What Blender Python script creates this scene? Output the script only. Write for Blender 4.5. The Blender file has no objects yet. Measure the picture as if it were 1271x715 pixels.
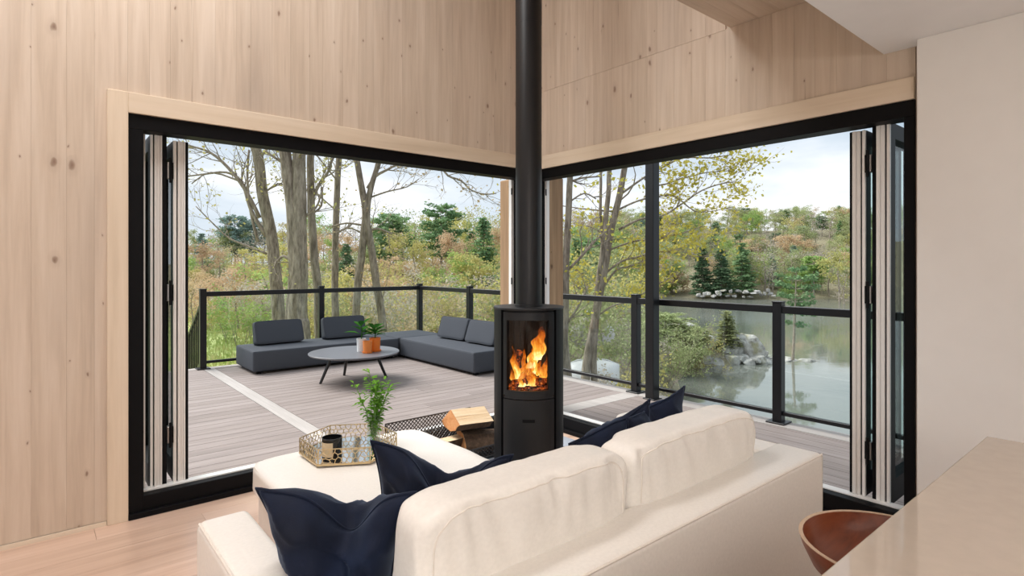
import bpy, bmesh, math, random
import numpy as np
from mathutils import Vector, Matrix, noise

SC = bpy.context.scene
COL = SC.collection
PI = math.pi
R = math.radians

# ------------------------------------------------------------------ camera
FOC, HOR, CXP, EYE = 706.0, 328.5, 635.5, 1.45          # on a 1271 x 715 frame
YAW = R(50.1)
SN, CS = math.sin(YAW), math.cos(YAW)
CAM = Vector((-3.510, -3.880, EYE))
cd = bpy.data.cameras.new('camera'); cam = bpy.data.objects.new('camera', cd); COL.objects.link(cam)
cam.location = CAM; cam.rotation_euler = (PI / 2, 0, -(PI / 2 - YAW))
cd.sensor_width = 36; cd.lens = 36 * FOC / 1271; cd.shift_y = -(357.5 - HOR) / 1271
cd.clip_start = 0.05; cd.clip_end = 1500
SC.camera = cam

# ------------------------------------------------------------------ world: overcast sky with broken cloud
W = bpy.data.worlds.new('sky'); SC.world = W; W.use_nodes = True
wt = W.node_tree; wt.nodes.clear()
def wn(t, **k):
    n = wt.nodes.new(t)
    for a, b in k.items(): setattr(n, a, b)
    return n
tc = wn('ShaderNodeTexCoord'); mp = wn('ShaderNodeMapping'); mp.inputs['Scale'].default_value = (1.0, 1.0, 3.2)
mp.inputs['Location'].default_value = (0.35, 1.3, 0.2)
n1 = wn('ShaderNodeTexNoise'); n1.inputs['Scale'].default_value = 1.9; n1.inputs['Detail'].default_value = 7; n1.inputs['Roughness'].default_value = .52
r1 = wn('ShaderNodeValToRGB')
e = r1.color_ramp.elements; e[0].position = .36; e[0].color = (.42, .52, .62, 1); e[1].position = .64; e[1].color = (.90, .92, .95, 1)
x_ = e.new(.5); x_.color = (.60, .68, .76, 1)
sx = wn('ShaderNodeSeparateXYZ'); gr = wn('ShaderNodeMapRange')
gr.inputs['From Min'].default_value = -.02; gr.inputs['From Max'].default_value = .0; gr.inputs['To Min'].default_value = 0; gr.inputs['To Max'].default_value = 1
mx = wn('ShaderNodeMixRGB'); mx.inputs['Color1'].default_value = (.16, .15, .10, 1)
hz = wn('ShaderNodeMapRange'); hz.inputs['From Min'].default_value = 0; hz.inputs['From Max'].default_value = .18; hz.inputs['To Min'].default_value = .25; hz.inputs['To Max'].default_value = 0
mh = wn('ShaderNodeMixRGB'); mh.inputs['Color2'].default_value = (.92, .94, .95, 1)
bg = wn('ShaderNodeBackground'); bg.inputs['Strength'].default_value = 1.2; wo = wn('ShaderNodeOutputWorld')
L = wt.links.new
L(tc.outputs['Generated'], mp.inputs[0]); L(mp.outputs[0], n1.inputs['Vector']); L(n1.outputs['Fac'], r1.inputs[0])
L(tc.outputs['Generated'], sx.inputs[0]); L(sx.outputs['Z'], gr.inputs['Value']); L(sx.outputs['Z'], hz.inputs['Value'])
L(hz.outputs[0], mh.inputs['Fac']); L(r1.outputs[0], mh.inputs['Color1'])
L(gr.outputs[0], mx.inputs['Fac']); L(mh.outputs[0], mx.inputs['Color2'])
L(mx.outputs[0], bg.inputs[0]); L(bg.outputs[0], wo.inputs[0])

# weak veiled sun, high behind the woods
sd = bpy.data.lights.new('sun', 'SUN'); sd.energy = 5.0; sd.angle = R(40); sd.color = (1, .97, .92)
so = bpy.data.objects.new('sun', sd); COL.objects.link(so); so.rotation_euler = Vector((-.30, .55, .72)).to_track_quat('Z', 'Y').to_euler()

# added unseen fill lights: area panels under the kitchen soffit and in the tall space
def area(name, loc, sx_, sy_, power, col=(1, .93, .85), rot=(0, 0, 0)):
    d = bpy.data.lights.new(name, 'AREA'); d.shape = 'RECTANGLE'; d.size = sx_; d.size_y = sy_; d.energy = power; d.color = col
    o = bpy.data.objects.new(name, d); COL.objects.link(o); o.location = loc; o.rotation_euler = rot
    return o
area('fill_light_kitchen', (-3.6, -5.4, 2.56), 4.2, 1.8, 46, (1, .92, .83))
area('fill_light_living', (-3.6, -1.1, 4.7), 3.2, 1.2, 118, (1, .99, .98))  # added fill near the doors, brightens the ottoman
pd = bpy.data.lights.new('fill_point_kitchen', 'POINT'); pd.energy = 95; pd.shadow_soft_size = .25; pd.color = (1, .94, .88)  # added point light out of view, throws light up onto the soffit
po = bpy.data.objects.new('fill_point_kitchen', pd); COL.objects.link(po); po.location = (-4.6, -5.6, 1.9)

vs = SC.view_settings
vs.view_transform = 'Standard'; vs.look = 'None'; vs.gamma = 1; vs.exposure = 0.05
try: vs.use_curve_mapping = False
except Exception: pass
SC.cycles.use_denoising = True
SC.cycles.max_bounces = 8; SC.cycles.transparent_max_bounces = 24

# ------------------------------------------------------------------ pixel helpers (real points at real depths)
def camxy(c, d): return (CAM.x + c * SN + d * CS, CAM.y - c * CS + d * SN)
def atd(px, py, d):
    c = (px - CXP) * d / FOC; x, y = camxy(c, d)
    return Vector((x, y, EYE - (py - HOR) * d / FOC))

# ------------------------------------------------------------------ object helpers
def tag(o, label=None, cat=None, group=None, kind=None):
    if label: o['label'] = label
    if cat: o['category'] = cat
    if group: o['group'] = group
    if kind: o['kind'] = kind
    return o
def thing(name, loc, label, cat, group=None, rz=0.0, kind=None):
    o = bpy.data.objects.new(name, None); COL.objects.link(o); o.location = loc; o.rotation_euler = (0, 0, rz)
    o.empty_display_size = .1
    return tag(o, label, cat, group, kind)
def link(name, me, mat, parent=None, loc=(0, 0, 0), rot=(0, 0, 0)):
    o = bpy.data.objects.new(name, me); COL.objects.link(o)
    if mat is not None and len(me.materials) == 0:
        for m in (mat if isinstance(mat, (list, tuple)) else [mat]): me.materials.append(m)
    o.parent = parent; o.location = loc; o.rotation_euler = rot
    return o
def obj(name, bm, mat, parent=None, loc=(0, 0, 0), rot=(0, 0, 0), smooth=False, recalc=True):
    if recalc: bmesh.ops.recalc_face_normals(bm, faces=bm.faces)
    me = bpy.data.meshes.new(name); bm.to_mesh(me); bm.free()
    if smooth:
        me.polygons.foreach_set('use_smooth', [True] * len(me.polygons))
        if smooth != 'all':
            try: me.set_sharp_from_angle(angle=R(40))
            except Exception: pass
    return link(name, me, mat, parent, loc, rot)
def pyd(name, v, f, mat, parent=None, smooth=False, loc=(0, 0, 0)):
    me = bpy.data.meshes.new(name); me.from_pydata(v, [], f); me.update()
    if smooth: me.polygons.foreach_set('use_smooth', [True] * len(me.polygons))
    return link(name, me, mat, parent, loc)
def NB(): return bmesh.new()
def box(bm, x0, x1, y0, y1, z0, z1, bev=0, seg=2):
    g = bmesh.ops.create_cube(bm, size=1)
    vv = g['verts']
    for v in vv: v.co = Vector(((x0 + x1) / 2 + v.co.x * (x1 - x0), (y0 + y1) / 2 + v.co.y * (y1 - y0), (z0 + z1) / 2 + v.co.z * (z1 - z0)))
    if bev:
        ed = list({e for v in vv for e in v.link_edges})
        bmesh.ops.bevel(bm, geom=ed, offset=bev, segments=seg, affect='EDGES', profile=.5)
    return vv
def tube(bm, pts, rad, n=6, cap=True):
    pts = [Vector(p) for p in pts]
    if not hasattr(rad, '__len__'): rad = [rad] * len(pts)
    t0 = (pts[1] - pts[0]).normalized()
    u = t0.orthogonal().normalized()
    rings = []
    for i, p in enumerate(pts):
        t = (pts[min(i + 1, len(pts) - 1)] - pts[max(i - 1, 0)]).normalized()
        u = (u - t * u.dot(t)).normalized(); w = t.cross(u)
        rings.append([bm.verts.new(p + (u * math.cos(2 * PI * k / n) + w * math.sin(2 * PI * k / n)) * rad[i]) for k in range(n)])
    for a, b in zip(rings, rings[1:]):
        for k in range(n): bm.faces.new((a[k], a[(k + 1) % n], b[(k + 1) % n], b[k]))
    if cap:
        bm.faces.new(rings[0][::-1]); bm.faces.new(rings[-1])
def lathe(bm, prof, n=32, c=(0, 0, 0)):
    rings = []
    for r, z in prof:
        if r < 1e-6: rings.append([bm.verts.new((c[0], c[1], c[2] + z))])
        else: rings.append([bm.verts.new((c[0] + r * math.cos(2 * PI * k / n), c[1] + r * math.sin(2 * PI * k / n), c[2] + z)) for k in range(n)])
    for a, b in zip(rings, rings[1:]):
        for k in range(n):
            k2 = (k + 1) % n
            if len(a) == 1 and len(b) == 1: continue
            if len(a) == 1: bm.faces.new((a[0], b[k2], b[k]))
            elif len(b) == 1: bm.faces.new((a[k], a[k2], b[0]))
            else: bm.faces.new((a[k], a[k2], b[k2], b[k]))
def arc(bm, a0, a1, r0, r1, z0, z1, n=16):
    """solid curved slab; the angle runs from local -Y towards +X"""
    q = []
    for i in range(n + 1):
        a = R(a0 + (a1 - a0) * i / n); s, c = math.sin(a), -math.cos(a)
        q.append([bm.verts.new((r * s, r * c, z)) for r, z in ((r0, z0), (r1, z0), (r1, z1), (r0, z1))])
    for a, b in zip(q, q[1:]):
        for k in range(4): bm.faces.new((a[k], a[(k + 1) % 4], b[(k + 1) % 4], b[k]))
    bm.faces.new(q[0]); bm.faces.new(q[-1][::-1])
def copy_tree(o, parent=None):
    c = o.copy(); COL.objects.link(c); c.parent = parent
    for ch in list(o.children): copy_tree(ch, c)
    return c
_unit = {}
def unit_box(name, mat, x0, x1, y0, y1, z0, z1, parent):
    """a plain piece: shared 1 m cube scaled to size (materials use world position)"""
    k = mat.name
    if k not in _unit:
        bm = NB(); bmesh.ops.create_cube(bm, size=1); me = bpy.data.meshes.new('piece'); bm.to_mesh(me); bm.free(); me.materials.append(mat); _unit[k] = me
    o = bpy.data.objects.new(name, _unit[k]); COL.objects.link(o); o.parent = parent
    o.location = ((x0 + x1) / 2, (y0 + y1) / 2, (z0 + z1) / 2); o.scale = (x1 - x0, y1 - y0, z1 - z0)
    return o

# ------------------------------------------------------------------ materials
def srgb(r, g, b):
    f = lambda c: (c / 255 / 12.92) if c / 255 <= .04045 else ((c / 255 + .055) / 1.055) ** 2.4
    return (f(r), f(g), f(b), 1)
class M:
    def __init__(s, name):
        s.m = bpy.data.materials.new(name); s.m.use_nodes = True; s.t = s.m.node_tree; s.t.nodes.clear()
        s.out = s.n('ShaderNodeOutputMaterial')
    def n(s, t, **k):
        n = s.t.nodes.new(t)
        for a, b in k.items():
            if a.startswith('i_'):
                n.inputs[a[2:].replace('_', ' ')].default_value = b
            else: setattr(n, a, b)
        return n
    def l(s, a, b): s.t.links.new(a, b)
    def pos(s, scale=(1, 1, 1), rnd=0.0, local=False):
        src = s.n('ShaderNodeTexCoord').outputs['Object'] if local else s.n('ShaderNodeNewGeometry').outputs['Position']
        if rnd:
            oi = s.n('ShaderNodeObjectInfo'); ml = s.n('ShaderNodeMath', operation='MULTIPLY'); ml.inputs[1].default_value = rnd
            s.l(oi.outputs['Random'], ml.inputs[0]); ad = s.n('ShaderNodeVectorMath', operation='ADD'); s.l(src, ad.inputs[0]); s.l(ml.outputs[0], ad.inputs[1]); src = ad.outputs[0]
        v = s.n('ShaderNodeVectorMath', operation='MULTIPLY'); v.inputs[1].default_value = scale; s.l(src, v.inputs[0])
        return v.outputs[0]
    def noise(s, vec, scale, detail=4, rough=.5, dist=0):
        n = s.n('ShaderNodeTexNoise'); n.inputs['Scale'].default_value = scale; n.inputs['Detail'].default_value = detail
        n.inputs['Roughness'].default_value = rough; n.inputs['Distortion'].default_value = dist
        s.l(vec, n.inputs['Vector']); return n.outputs['Fac']
    def ramp(s, fac, stops):
        r = s.n('ShaderNodeValToRGB'); el = r.color_ramp.elements
        el[0].position, el[0].color = stops[0]; el[1].position, el[1].color = stops[-1]
        for p, c in stops[1:-1]: q = el.new(p); q.color = c
        s.l(fac, r.inputs[0]); return r.outputs[0]
    def mix(s, fac, a, b, mode='MIX'):
        m = s.n('ShaderNodeMixRGB', blend_type=mode)
        for v, i in ((fac, 'Fac'), (a, 'Color1'), (b, 'Color2')):
            if isinstance(v, (int, float, tuple)): m.inputs[i].default_value = v
            else: s.l(v, m.inputs[i])
        return m.outputs[0]
    def math(s, op, a, b=None):
        m = s.n('ShaderNodeMath', operation=op)
        for i, v in enumerate((a, b)):
            if v is None: continue
            if isinstance(v, (int, float)): m.inputs[i].default_value = v
            else: s.l(v, m.inputs[i])
        return m.outputs[0]
    def rand(s): return s.n('ShaderNodeObjectInfo').outputs['Random']
    def bump(s, h, dist=.002, strength=1.0):
        b = s.n('ShaderNodeBump'); b.inputs['Distance'].default_value = dist; b.inputs['Strength'].default_value = strength; s.l(h, b.inputs['Height']); return b.outputs[0]
    def bsdf(s, col, rough=.5, metal=0, normal=None, spec=.5, **k):
        b = s.n('ShaderNodeBsdfPrincipled')
        if isinstance(col, tuple): b.inputs['Base Color'].default_value = col
        else: s.l(col, b.inputs['Base Color'])
        if isinstance(rough, (int, float)): b.inputs['Roughness'].default_value = rough
        else: s.l(rough, b.inputs['Roughness'])
        b.inputs['Metallic'].default_value = metal; b.inputs['Specular IOR Level'].default_value = spec
        if normal is not None: s.l(normal, b.inputs['Normal'])
        for a, v in k.items(): b.inputs[a.replace('_', ' ')].default_value = v
        s.l(b.outputs[0], s.out.inputs[0]); s.b = b
        return s.m
def plain(name, col, rough=.5, metal=0, spec=.5, grain=.06, scale=60, bump=0.0, **k):
    m = M(name); p = m.pos(local=True)
    f = m.noise(p, scale, 3)
    c = m.mix(1.0, col, m.ramp(f, [(.3, (1 - grain,) * 3 + (1,)), (.7, (1 + grain,) * 3 + (1,))]), 'MULTIPLY')
    return m.bsdf(c, rough, metal, m.bump(f, bump) if bump else None, spec, **k)
def wood(name, c_lo, c_mid, c_hi, axis='z', freq=26, knots=0.0, rough=.55, tone=.12, knotcol=(.12, .06, .03, 1), local=False, bump=.0006, spec=.35):
    m = M(name)
    st = {'x': (.05, 1, 1), 'y': (1, .05, 1), 'z': (1, 1, .05)}[axis]
    p = m.pos(st, rnd=37.0, local=local)
    f1 = m.noise(p, freq, 5, .6, .4); f2 = m.noise(p, freq * .28, 3, .5, 1.2)
    f = m.mix(.45, f1, f2)
    c = m.ramp(f, [(.30, c_lo), (.5, c_mid), (.70, c_hi)])
    if tone:
        t = m.rand(); c = m.mix(1.0, c, m.ramp(t, [(0, (1 - tone, 1 - tone * 1.1, 1 - tone * 1.25, 1)), (.5, (1, 1, 1, 1)), (1, (1 + tone * .5, 1 + tone * .5, 1 + tone * .55, 1))]), 'MULTIPLY')
    if knots:
        sp_ = m.n('ShaderNodeSeparateXYZ'); m.l(m.pos(rnd=0.0), sp_.inputs[0]); rv = m.math('MULTIPLY', m.rand(), 31.0)
        hx = {'x': sp_.outputs['Y'], 'y': sp_.outputs['X'], 'z': m.math('ADD', sp_.outputs['X'], sp_.outputs['Y'])}[axis]; hl = sp_.outputs[axis.upper()]
        cb = m.n('ShaderNodeCombineXYZ'); m.l(m.math('ADD', hx, rv), cb.inputs[0]); m.l(m.math('ADD', m.math('MULTIPLY', hl, .55), rv), cb.inputs[1])
        w = m.noise(cb.outputs[0], 26, 2); wv = m.n('ShaderNodeVectorMath', operation='ADD'); m.l(cb.outputs[0], wv.inputs[0]); m.l(m.math('MULTIPLY', w, .02), wv.inputs[1])
        vo = m.n('ShaderNodeTexVoronoi', voronoi_dimensions='2D'); vo.inputs['Scale'].default_value = knots; m.l(wv.outputs[0], vo.inputs['Vector'])
        sc = m.n('ShaderNodeSeparateColor'); m.l(vo.outputs['Color'], sc.inputs[0])
        k = m.ramp(m.math('MULTIPLY', vo.outputs['Distance'], m.math('ADD', m.math('MULTIPLY', sc.outputs[0], 3.2), .75)), [(.0, (.85, .85, .85, 1)), (.035, (.65, .65, .65, 1)), (.062, (.14, .14, .14, 1)), (.15, (0, 0, 0, 1))])
        c = m.mix(k, c, knotcol)
        # thin dark drying checks along the grain
        ck = m.noise(m.pos({'x': (.02, 1, 1), 'y': (1, .02, 1), 'z': (1, 1, .02)}[axis], rnd=23.0), 55, 2, .4)
        mk = m.noise(m.pos({'x': (.35, 1, 1), 'y': (1, .35, 1), 'z': (1, 1, .35)}[axis], rnd=5.0), 3.1, 2)
        c = m.mix(m.math('MULTIPLY', m.ramp(ck, [(.70, (0, 0, 0, 1)), (.76, (.5, .5, .5, 1))]), m.ramp(mk, [(.55, (0, 0, 0, 1)), (.65, (1, 1, 1, 1))])), c, knotcol)
        # soft grey clouds in the whitewash
        cl = m.noise(m.pos({'x': (.3, 1, 1), 'y': (1, .3, 1), 'z': (1, 1, .3)}[axis]), 2.3, 3)
        c = m.mix(m.ramp(cl, [(.52, (0, 0, 0, 1)), (.75, (.35, .35, .35, 1))]), c, (c_lo[0] * .85, c_lo[1] * .9, c_lo[2] * 1.0, 1))
    return m.bsdf(c, rough, 0, m.bump(f1, bump), spec)

PINE = wood('whitewashed_pine', srgb(190, 171, 153), srgb(207, 189, 171), srgb(218, 202, 186), 'z', 30, knots=4.4, tone=.05, knotcol=srgb(120, 90, 72))
PINE_X = wood('whitewashed_pine_slab', srgb(194, 174, 154), srgb(212, 193, 174), srgb(222, 206, 190), 'x', 30, knots=3.6, tone=.04, knotcol=srgb(128, 98, 78))
TRIM_X = wood('pine_trim_along_x', srgb(208, 188, 164), srgb(222, 204, 182), srgb(230, 214, 195), 'x', 22, tone=.03)
TRIM_Y = wood('pine_trim_along_y', srgb(208, 188, 164), srgb(222, 204, 182), srgb(230, 214, 195), 'y', 22, tone=.03)
TRIM_Z = wood('pine_trim_upright', srgb(208, 188, 164), srgb(222, 204, 182), srgb(230, 214, 195), 'z', 22, tone=.03)
FLOOR = wood('pale_oak_floor', srgb(192, 160, 140), srgb(214, 184, 164), srgb(226, 200, 182), 'x', 20, rough=.28, tone=.10, spec=.5)
DECKX = wood('composite_deck_along_x', srgb(126, 116, 113), srgb(147, 136, 132), srgb(162, 151, 147), 'x', 45, rough=.6, tone=.10)
DECKY = wood('composite_deck_along_y', srgb(126, 116, 113), srgb(147, 136, 132), srgb(162, 151, 147), 'y', 45, rough=.6, tone=.10)
DECKB = wood('pale_deck_border', srgb(162, 156, 152), srgb(177, 171, 167), srgb(190, 184, 180), 'y', 45, rough=.6, tone=.06)
TIMBER = wood('weathered_timber', srgb(128, 102, 80), srgb(172, 140, 108), srgb(196, 164, 130), 'z', 22, knots=4.0, tone=.0, rough=.75, knotcol=srgb(84, 58, 40))
LOGW = wood('split_firewood', srgb(196, 162, 124), srgb(226, 200, 164), srgb(236, 216, 188), 'x', 60, tone=.1, rough=.8, local=True, bump=.004)
LOGEND = wood('log_end_grain', srgb(170, 110, 66), srgb(196, 138, 90), srgb(206, 156, 108), 'x', 60, tone=.08, rough=.85, local=True)
WALNUT = wood('reddish_walnut', srgb(88, 38, 20), srgb(126, 62, 36), srgb(148, 80, 48), 'x', 30, rough=.3, tone=0, local=True, spec=.5)
PLY = plain('pale_ply_edge', srgb(206, 178, 150), .5)
BLACK = plain('black_powder_coat', (.004, .004, .005, 1), .5, spec=.12, grain=.15, scale=200)
RAILB = plain('black_railing_aluminium', (.007, .007, .009, 1), .36, spec=.4, grain=.1, scale=120)
ALU = plain('champagne_aluminium', srgb(226, 223, 219), .45, metal=.05, grain=.0)
ALUL = plain('pale_aluminium', srgb(238, 237, 235), .42, metal=.05, grain=.0)
STEEL = plain('satin_steel', srgb(170, 168, 166), .3, metal=.9)
LEATH = plain('ivory_leather', srgb(241, 237, 231), .42, grain=.03, scale=90, bump=.0004, spec=.45)
SEAM = plain('ivory_leather_seam', srgb(236, 229, 220), .5, grain=.03)
CHAR = plain('charcoal_outdoor_fabric', srgb(63, 68, 77), .85, grain=.12, scale=260, bump=.0006)
TABLE = plain('dark_grey_table_top', srgb(106, 108, 115), .38, grain=.06, scale=40)
TLEG = plain('black_table_metal', (.015, .015, .017, 1), .4)
STOVE = plain('black_stove_steel', (.005, .005, .006, 1), .48, spec=.2, grain=.12, scale=180)
STOVEG = plain('graphite_stove_steel', (.011, .011, .0125, 1), .40, spec=.38, grain=.1, scale=180, metal=.0)
FIREB = plain('sooty_firebrick', (.018, .012, .009, 1), .9, grain=.4, scale=40, bump=.004)
HEARTH = plain('grey_hearth_plate', srgb(166, 172, 182), .22, grain=.04)
GOLD = plain('champagne_gold_metal', srgb(206, 182, 140), .32, metal=.75, grain=.08)
MIRR = plain('mirrored_tray_base', srgb(225, 225, 225), .06, metal=1.0, grain=.0)
JARB = plain('black_glass_jar', (.006, .006, .007, 1), .15, grain=.1)
PAPER = plain('kraft_label', srgb(204, 184, 152), .8)
WAX = plain('dark_wax', (.02, .018, .018, 1), .5)
ORANGE = plain('orange_glaze', srgb(226, 120, 34), .35, grain=.05)
TERRA = plain('orange_terracotta', srgb(222, 132, 62), .6, grain=.06)
WHITEG = plain('white_glaze', srgb(228, 230, 232), .3)
SOIL = plain('potting_soil', (.02, .014, .009, 1), .95, grain=.5, scale=80)
WHITE = plain('white_paint', srgb(232, 229, 226), .65, grain=.012, scale=8)
CEILW = plain('white_ceiling_paint', srgb(242, 242, 243), .7, grain=.012, scale=8)
QUARTZ = plain('cream_quartz', srgb(198, 186, 174), .05, grain=.025, scale=30, spec=.6)
CABW = plain('white_cabinet_lacquer', srgb(216, 210, 202), .4)
MESHM = plain('dark_woven_wire', (.06, .052, .048, 1), .45, metal=.4)
BARKL = plain('firewood_bark', srgb(92, 72, 56), .95, grain=.35, scale=40, bump=.006)
HULL = plain('white_hull_paint', srgb(228, 230, 234), .4)

def navy():
    m = M('navy_cotton_velvet'); p = m.pos(local=True)
    f = m.noise(p, 5, 4); g = m.noise(p, 350, 2)
    c = m.ramp(f, [(.3, srgb(8, 13, 27)), (.6, srgb(17, 28, 52)), (.8, srgb(30, 46, 76))])
    mm = m.bsdf(c, .75, 0, m.bump(g, .0006), .25)
    m.b.inputs['Sheen Weight'].default_value = .22; m.b.inputs['Sheen Roughness'].default_value = .4; m.b.inputs['Sheen Tint'].default_value = (.45, .6, .9, 1)
    return mm
NAVY = navy()
def glass(name, tint=(.96, .98, .97, 1), refl=1.0):
    m = M(name); lw = m.n('ShaderNodeLayerWeight'); fac = m.math('ADD', m.math('MULTIPLY', m.math('POWER', lw.outputs['Facing'], 5.0), .55), .028)
    tr = m.n('ShaderNodeBsdfTransparent'); tr.inputs[0].default_value = tint
    gl = m.n('ShaderNodeBsdfGlossy'); gl.inputs['Roughness'].default_value = .0; gl.inputs[0].default_value = (refl, refl, refl, 1)
    mxs = m.n('ShaderNodeMixShader'); m.l(fac, mxs.inputs[0]); m.l(tr.outputs[0], mxs.inputs[1]); m.l(gl.outputs[0], mxs.inputs[2]); m.l(mxs.outputs[0], m.out.inputs[0])
    return m.m
GLASS = glass('clear_glass'); DGLASS = glass('greenish_door_glass', (.80, .90, .89, 1)); SGLASS = glass('stove_glass', (.93, .91, .88, 1), .6); VGLASS = glass('vase_glass', (.93, .96, .95, 1))

def bark(name, lo, hi):
    m = M(name); p = m.pos((1, 1, .22), local=False); f = m.noise(p, 16, 6, .65); g = m.noise(m.pos((1, 1, .6)), 1.7, 3)
    c = m.mix(m.ramp(g, [(.4, (0, 0, 0, 1)), (.7, (.25, .25, .25, 1))]), m.ramp(f, [(.35, lo), (.65, hi)]), srgb(150, 150, 132))
    return m.bsdf(c, .9, 0, m.bump(f, .03), .2)
BARK = bark('grey_maple_bark', srgb(106, 95, 85), srgb(176, 164, 150)); TWIG = bark('grey_brown_twigs', srgb(128, 116, 104), srgb(182, 170, 156)); PBARK = bark('pine_bark', srgb(84, 70, 58), srgb(128, 110, 94))
def leaf(name, a, b, trans=.35, hue=.022, val=.25):
    m = M(name); oi = m.n('ShaderNodeObjectInfo'); g = m.noise(m.pos(), 1.1, 3, .6)
    hs = m.n('ShaderNodeHueSaturation'); m.l(m.mix(m.ramp(g, [(.35, (0, 0, 0, 1)), (.65, (1, 1, 1, 1))]), a, b), hs.inputs['Color'])
    m.l(m.math('ADD', m.math('MULTIPLY', oi.outputs['Random'], hue), .5 - hue / 2), hs.inputs['Hue'])
    m.l(m.math('ADD', m.math('MULTIPLY', m.math('FRACT', m.math('MULTIPLY', oi.outputs['Random'], 7.3)), val), 1 - val / 2), hs.inputs['Value'])
    d = m.n('ShaderNodeBsdfDiffuse'); t = m.n('ShaderNodeBsdfTranslucent'); m.l(hs.outputs[0], d.inputs[0]); m.l(hs.outputs[0], t.inputs[0])
    x = m.n('ShaderNodeMixShader'); x.inputs[0].default_value = trans; m.l(d.outputs[0], x.inputs[1]); m.l(t.outputs[0], x.inputs[2]); m.l(x.outputs[0], m.out.inputs[0])
    return m.m
LF_SPR = leaf('spring_maple_leaves', srgb(196, 192, 92), srgb(216, 206, 104)); LF_YG = leaf('yellow_green_leaves', srgb(188, 184, 128), srgb(204, 196, 122)); LF_OL = leaf('olive_leaves', srgb(156, 166, 116), srgb(182, 188, 142))
LF_OR = leaf('russet_buds', srgb(198, 172, 140), srgb(210, 190, 158)); LF_GY = leaf('grey_brown_twig_haze', srgb(178, 170, 155), srgb(198, 190, 178))
LF_GR = leaf('fresh_green_leaves', srgb(142, 170, 98), srgb(174, 194, 122)); LF_PN = leaf('pine_needles', srgb(116, 148, 106), srgb(150, 176, 130), .2); LF_SP = leaf('dark_fir_needles', srgb(92, 120, 90), srgb(124, 148, 112), .2)
LF_BL = leaf('bluish_far_needles', srgb(130, 156, 146), srgb(156, 176, 166), .2)
PLANT = leaf('glossy_plant_green', srgb(38, 78, 34), srgb(84, 140, 56), .25, 0, .1); SPRIG = leaf('bright_sprig_green', srgb(92, 146, 54), srgb(146, 192, 84), .3, 0, .1)
DRYG = leaf('dry_and_green_grass', srgb(150, 168, 92), srgb(186, 180, 130), .3)
def rockm():
    m = M('lichened_rock'); p = m.pos(); f = m.noise(p, 1.6, 8, .65); g = m.noise(p, .9, 4)
    c = m.ramp(f, [(.3, srgb(112, 108, 104)), (.5, srgb(188, 186, 181)), (.7, srgb(224, 222, 217))])
    c = m.mix(m.ramp(g, [(.55, (0, 0, 0, 1)), (.7, (.6, .6, .6, 1))]), c, srgb(150, 146, 84))
    return m.bsdf(c, .9, 0, m.bump(f, .15), .2)
ROCK = rockm()
def ground():
    m = M('woodland_ground'); p = m.pos(); a = m.noise(p, .25, 5, .6); b = m.noise(p, 2.2, 6, .7)
    c1 = m.ramp(b, [(.3, srgb(112, 106, 86)), (.5, srgb(142, 136, 112)), (.7, srgb(170, 163, 142))])
    c2 = m.ramp(b, [(.3, srgb(136, 156, 88)), (.5, srgb(170, 184, 116)), (.7, srgb(198, 200, 150))])
    ds = m.n('ShaderNodeVectorMath', operation='DISTANCE'); m.l(p, ds.inputs[0]); ds.inputs[1].default_value = (-1.0, 17.0, -1.5)   # the lawn lies beyond the deck's left corner
    k = m.math('SUBTRACT', m.math('ADD', a, .25), m.math('MULTIPLY', ds.outputs['Value'], .022))
    c = m.mix(m.ramp(k, [(.38, (0, 0, 0, 1)), (.52, (1, 1, 1, 1))]), c1, c2)
    return m.bsdf(c, .95, 0, m.bump(b, .08), .1)
GROUND = ground()
def water():
    m = M('still_pond_water'); p = m.pos((1, 1, 1)); f = m.noise(p, .9, 4, .55); g = m.noise(p, 3.2, 3)
    ds = m.n('ShaderNodeVectorMath', operation='DISTANCE'); m.l(p, ds.inputs[0]); xx, yy = camxy(38, 116); ds.inputs[1].default_value = (xx, yy, -7)
    br = m.ramp(m.math('ADD', m.math('MULTIPLY', ds.outputs['Value'], .02), m.math('MULTIPLY', f, .35)), [(.72, (1, 1, 1, 1)), (1.0, (0, 0, 0, 1))])   # a breeze ripples the far water
    h = m.math('ADD', m.math('MULTIPLY', f, .010), m.math('MULTIPLY', m.math('MULTIPLY', g, br), .13))
    return m.bsdf(srgb(116, 120, 112), .04, 0, m.bump(h, 1.0, .5), .5, IOR=1.75)
WATER = water()
def flame():
    m = M('flame'); p = m.pos(local=True); tcg = m.n('ShaderNodeTexCoord'); sp = m.n('ShaderNodeSeparateXYZ'); m.l(tcg.outputs['Generated'], sp.inputs[0])
    f = m.noise(m.pos((1, 1, .5), local=True), 30, 4, .6, .8)
    k = m.math('ADD', m.math('MULTIPLY', sp.outputs['Z'], .62), m.math('MULTIPLY', f, .75))
    c = m.ramp(k, [(.32, (1, .80, .36, 1)), (.52, (1, .44, .05, 1)), (.75, (.95, .20, .012, 1)), (1, (.45, .05, .004, 1))])
    st = m.ramp(k, [(.32, (1, 1, 1, 1)), (.6, (.55, .55, .55, 1)), (1, (.14, .14, .14, 1))])
    em = m.n('ShaderNodeEmission'); m.l(c, em.inputs[0]); m.l(m.math('MULTIPLY', st, 2.3), em.inputs[1])
    tr = m.n('ShaderNodeBsdfTransparent'); x = m.n('ShaderNodeMixShader')
    al = m.ramp(k, [(.45, (.95, .95, .95, 1)), (.8, (.5, .5, .5, 1)), (1, (.0, .0, .0, 1))])
    m.l(al, x.inputs[0]); m.l(tr.outputs[0], x.inputs[1]); m.l(em.outputs[0], x.inputs[2]); m.l(x.outputs[0], m.out.inputs[0])
    return m.m
FLAME = flame()
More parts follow.
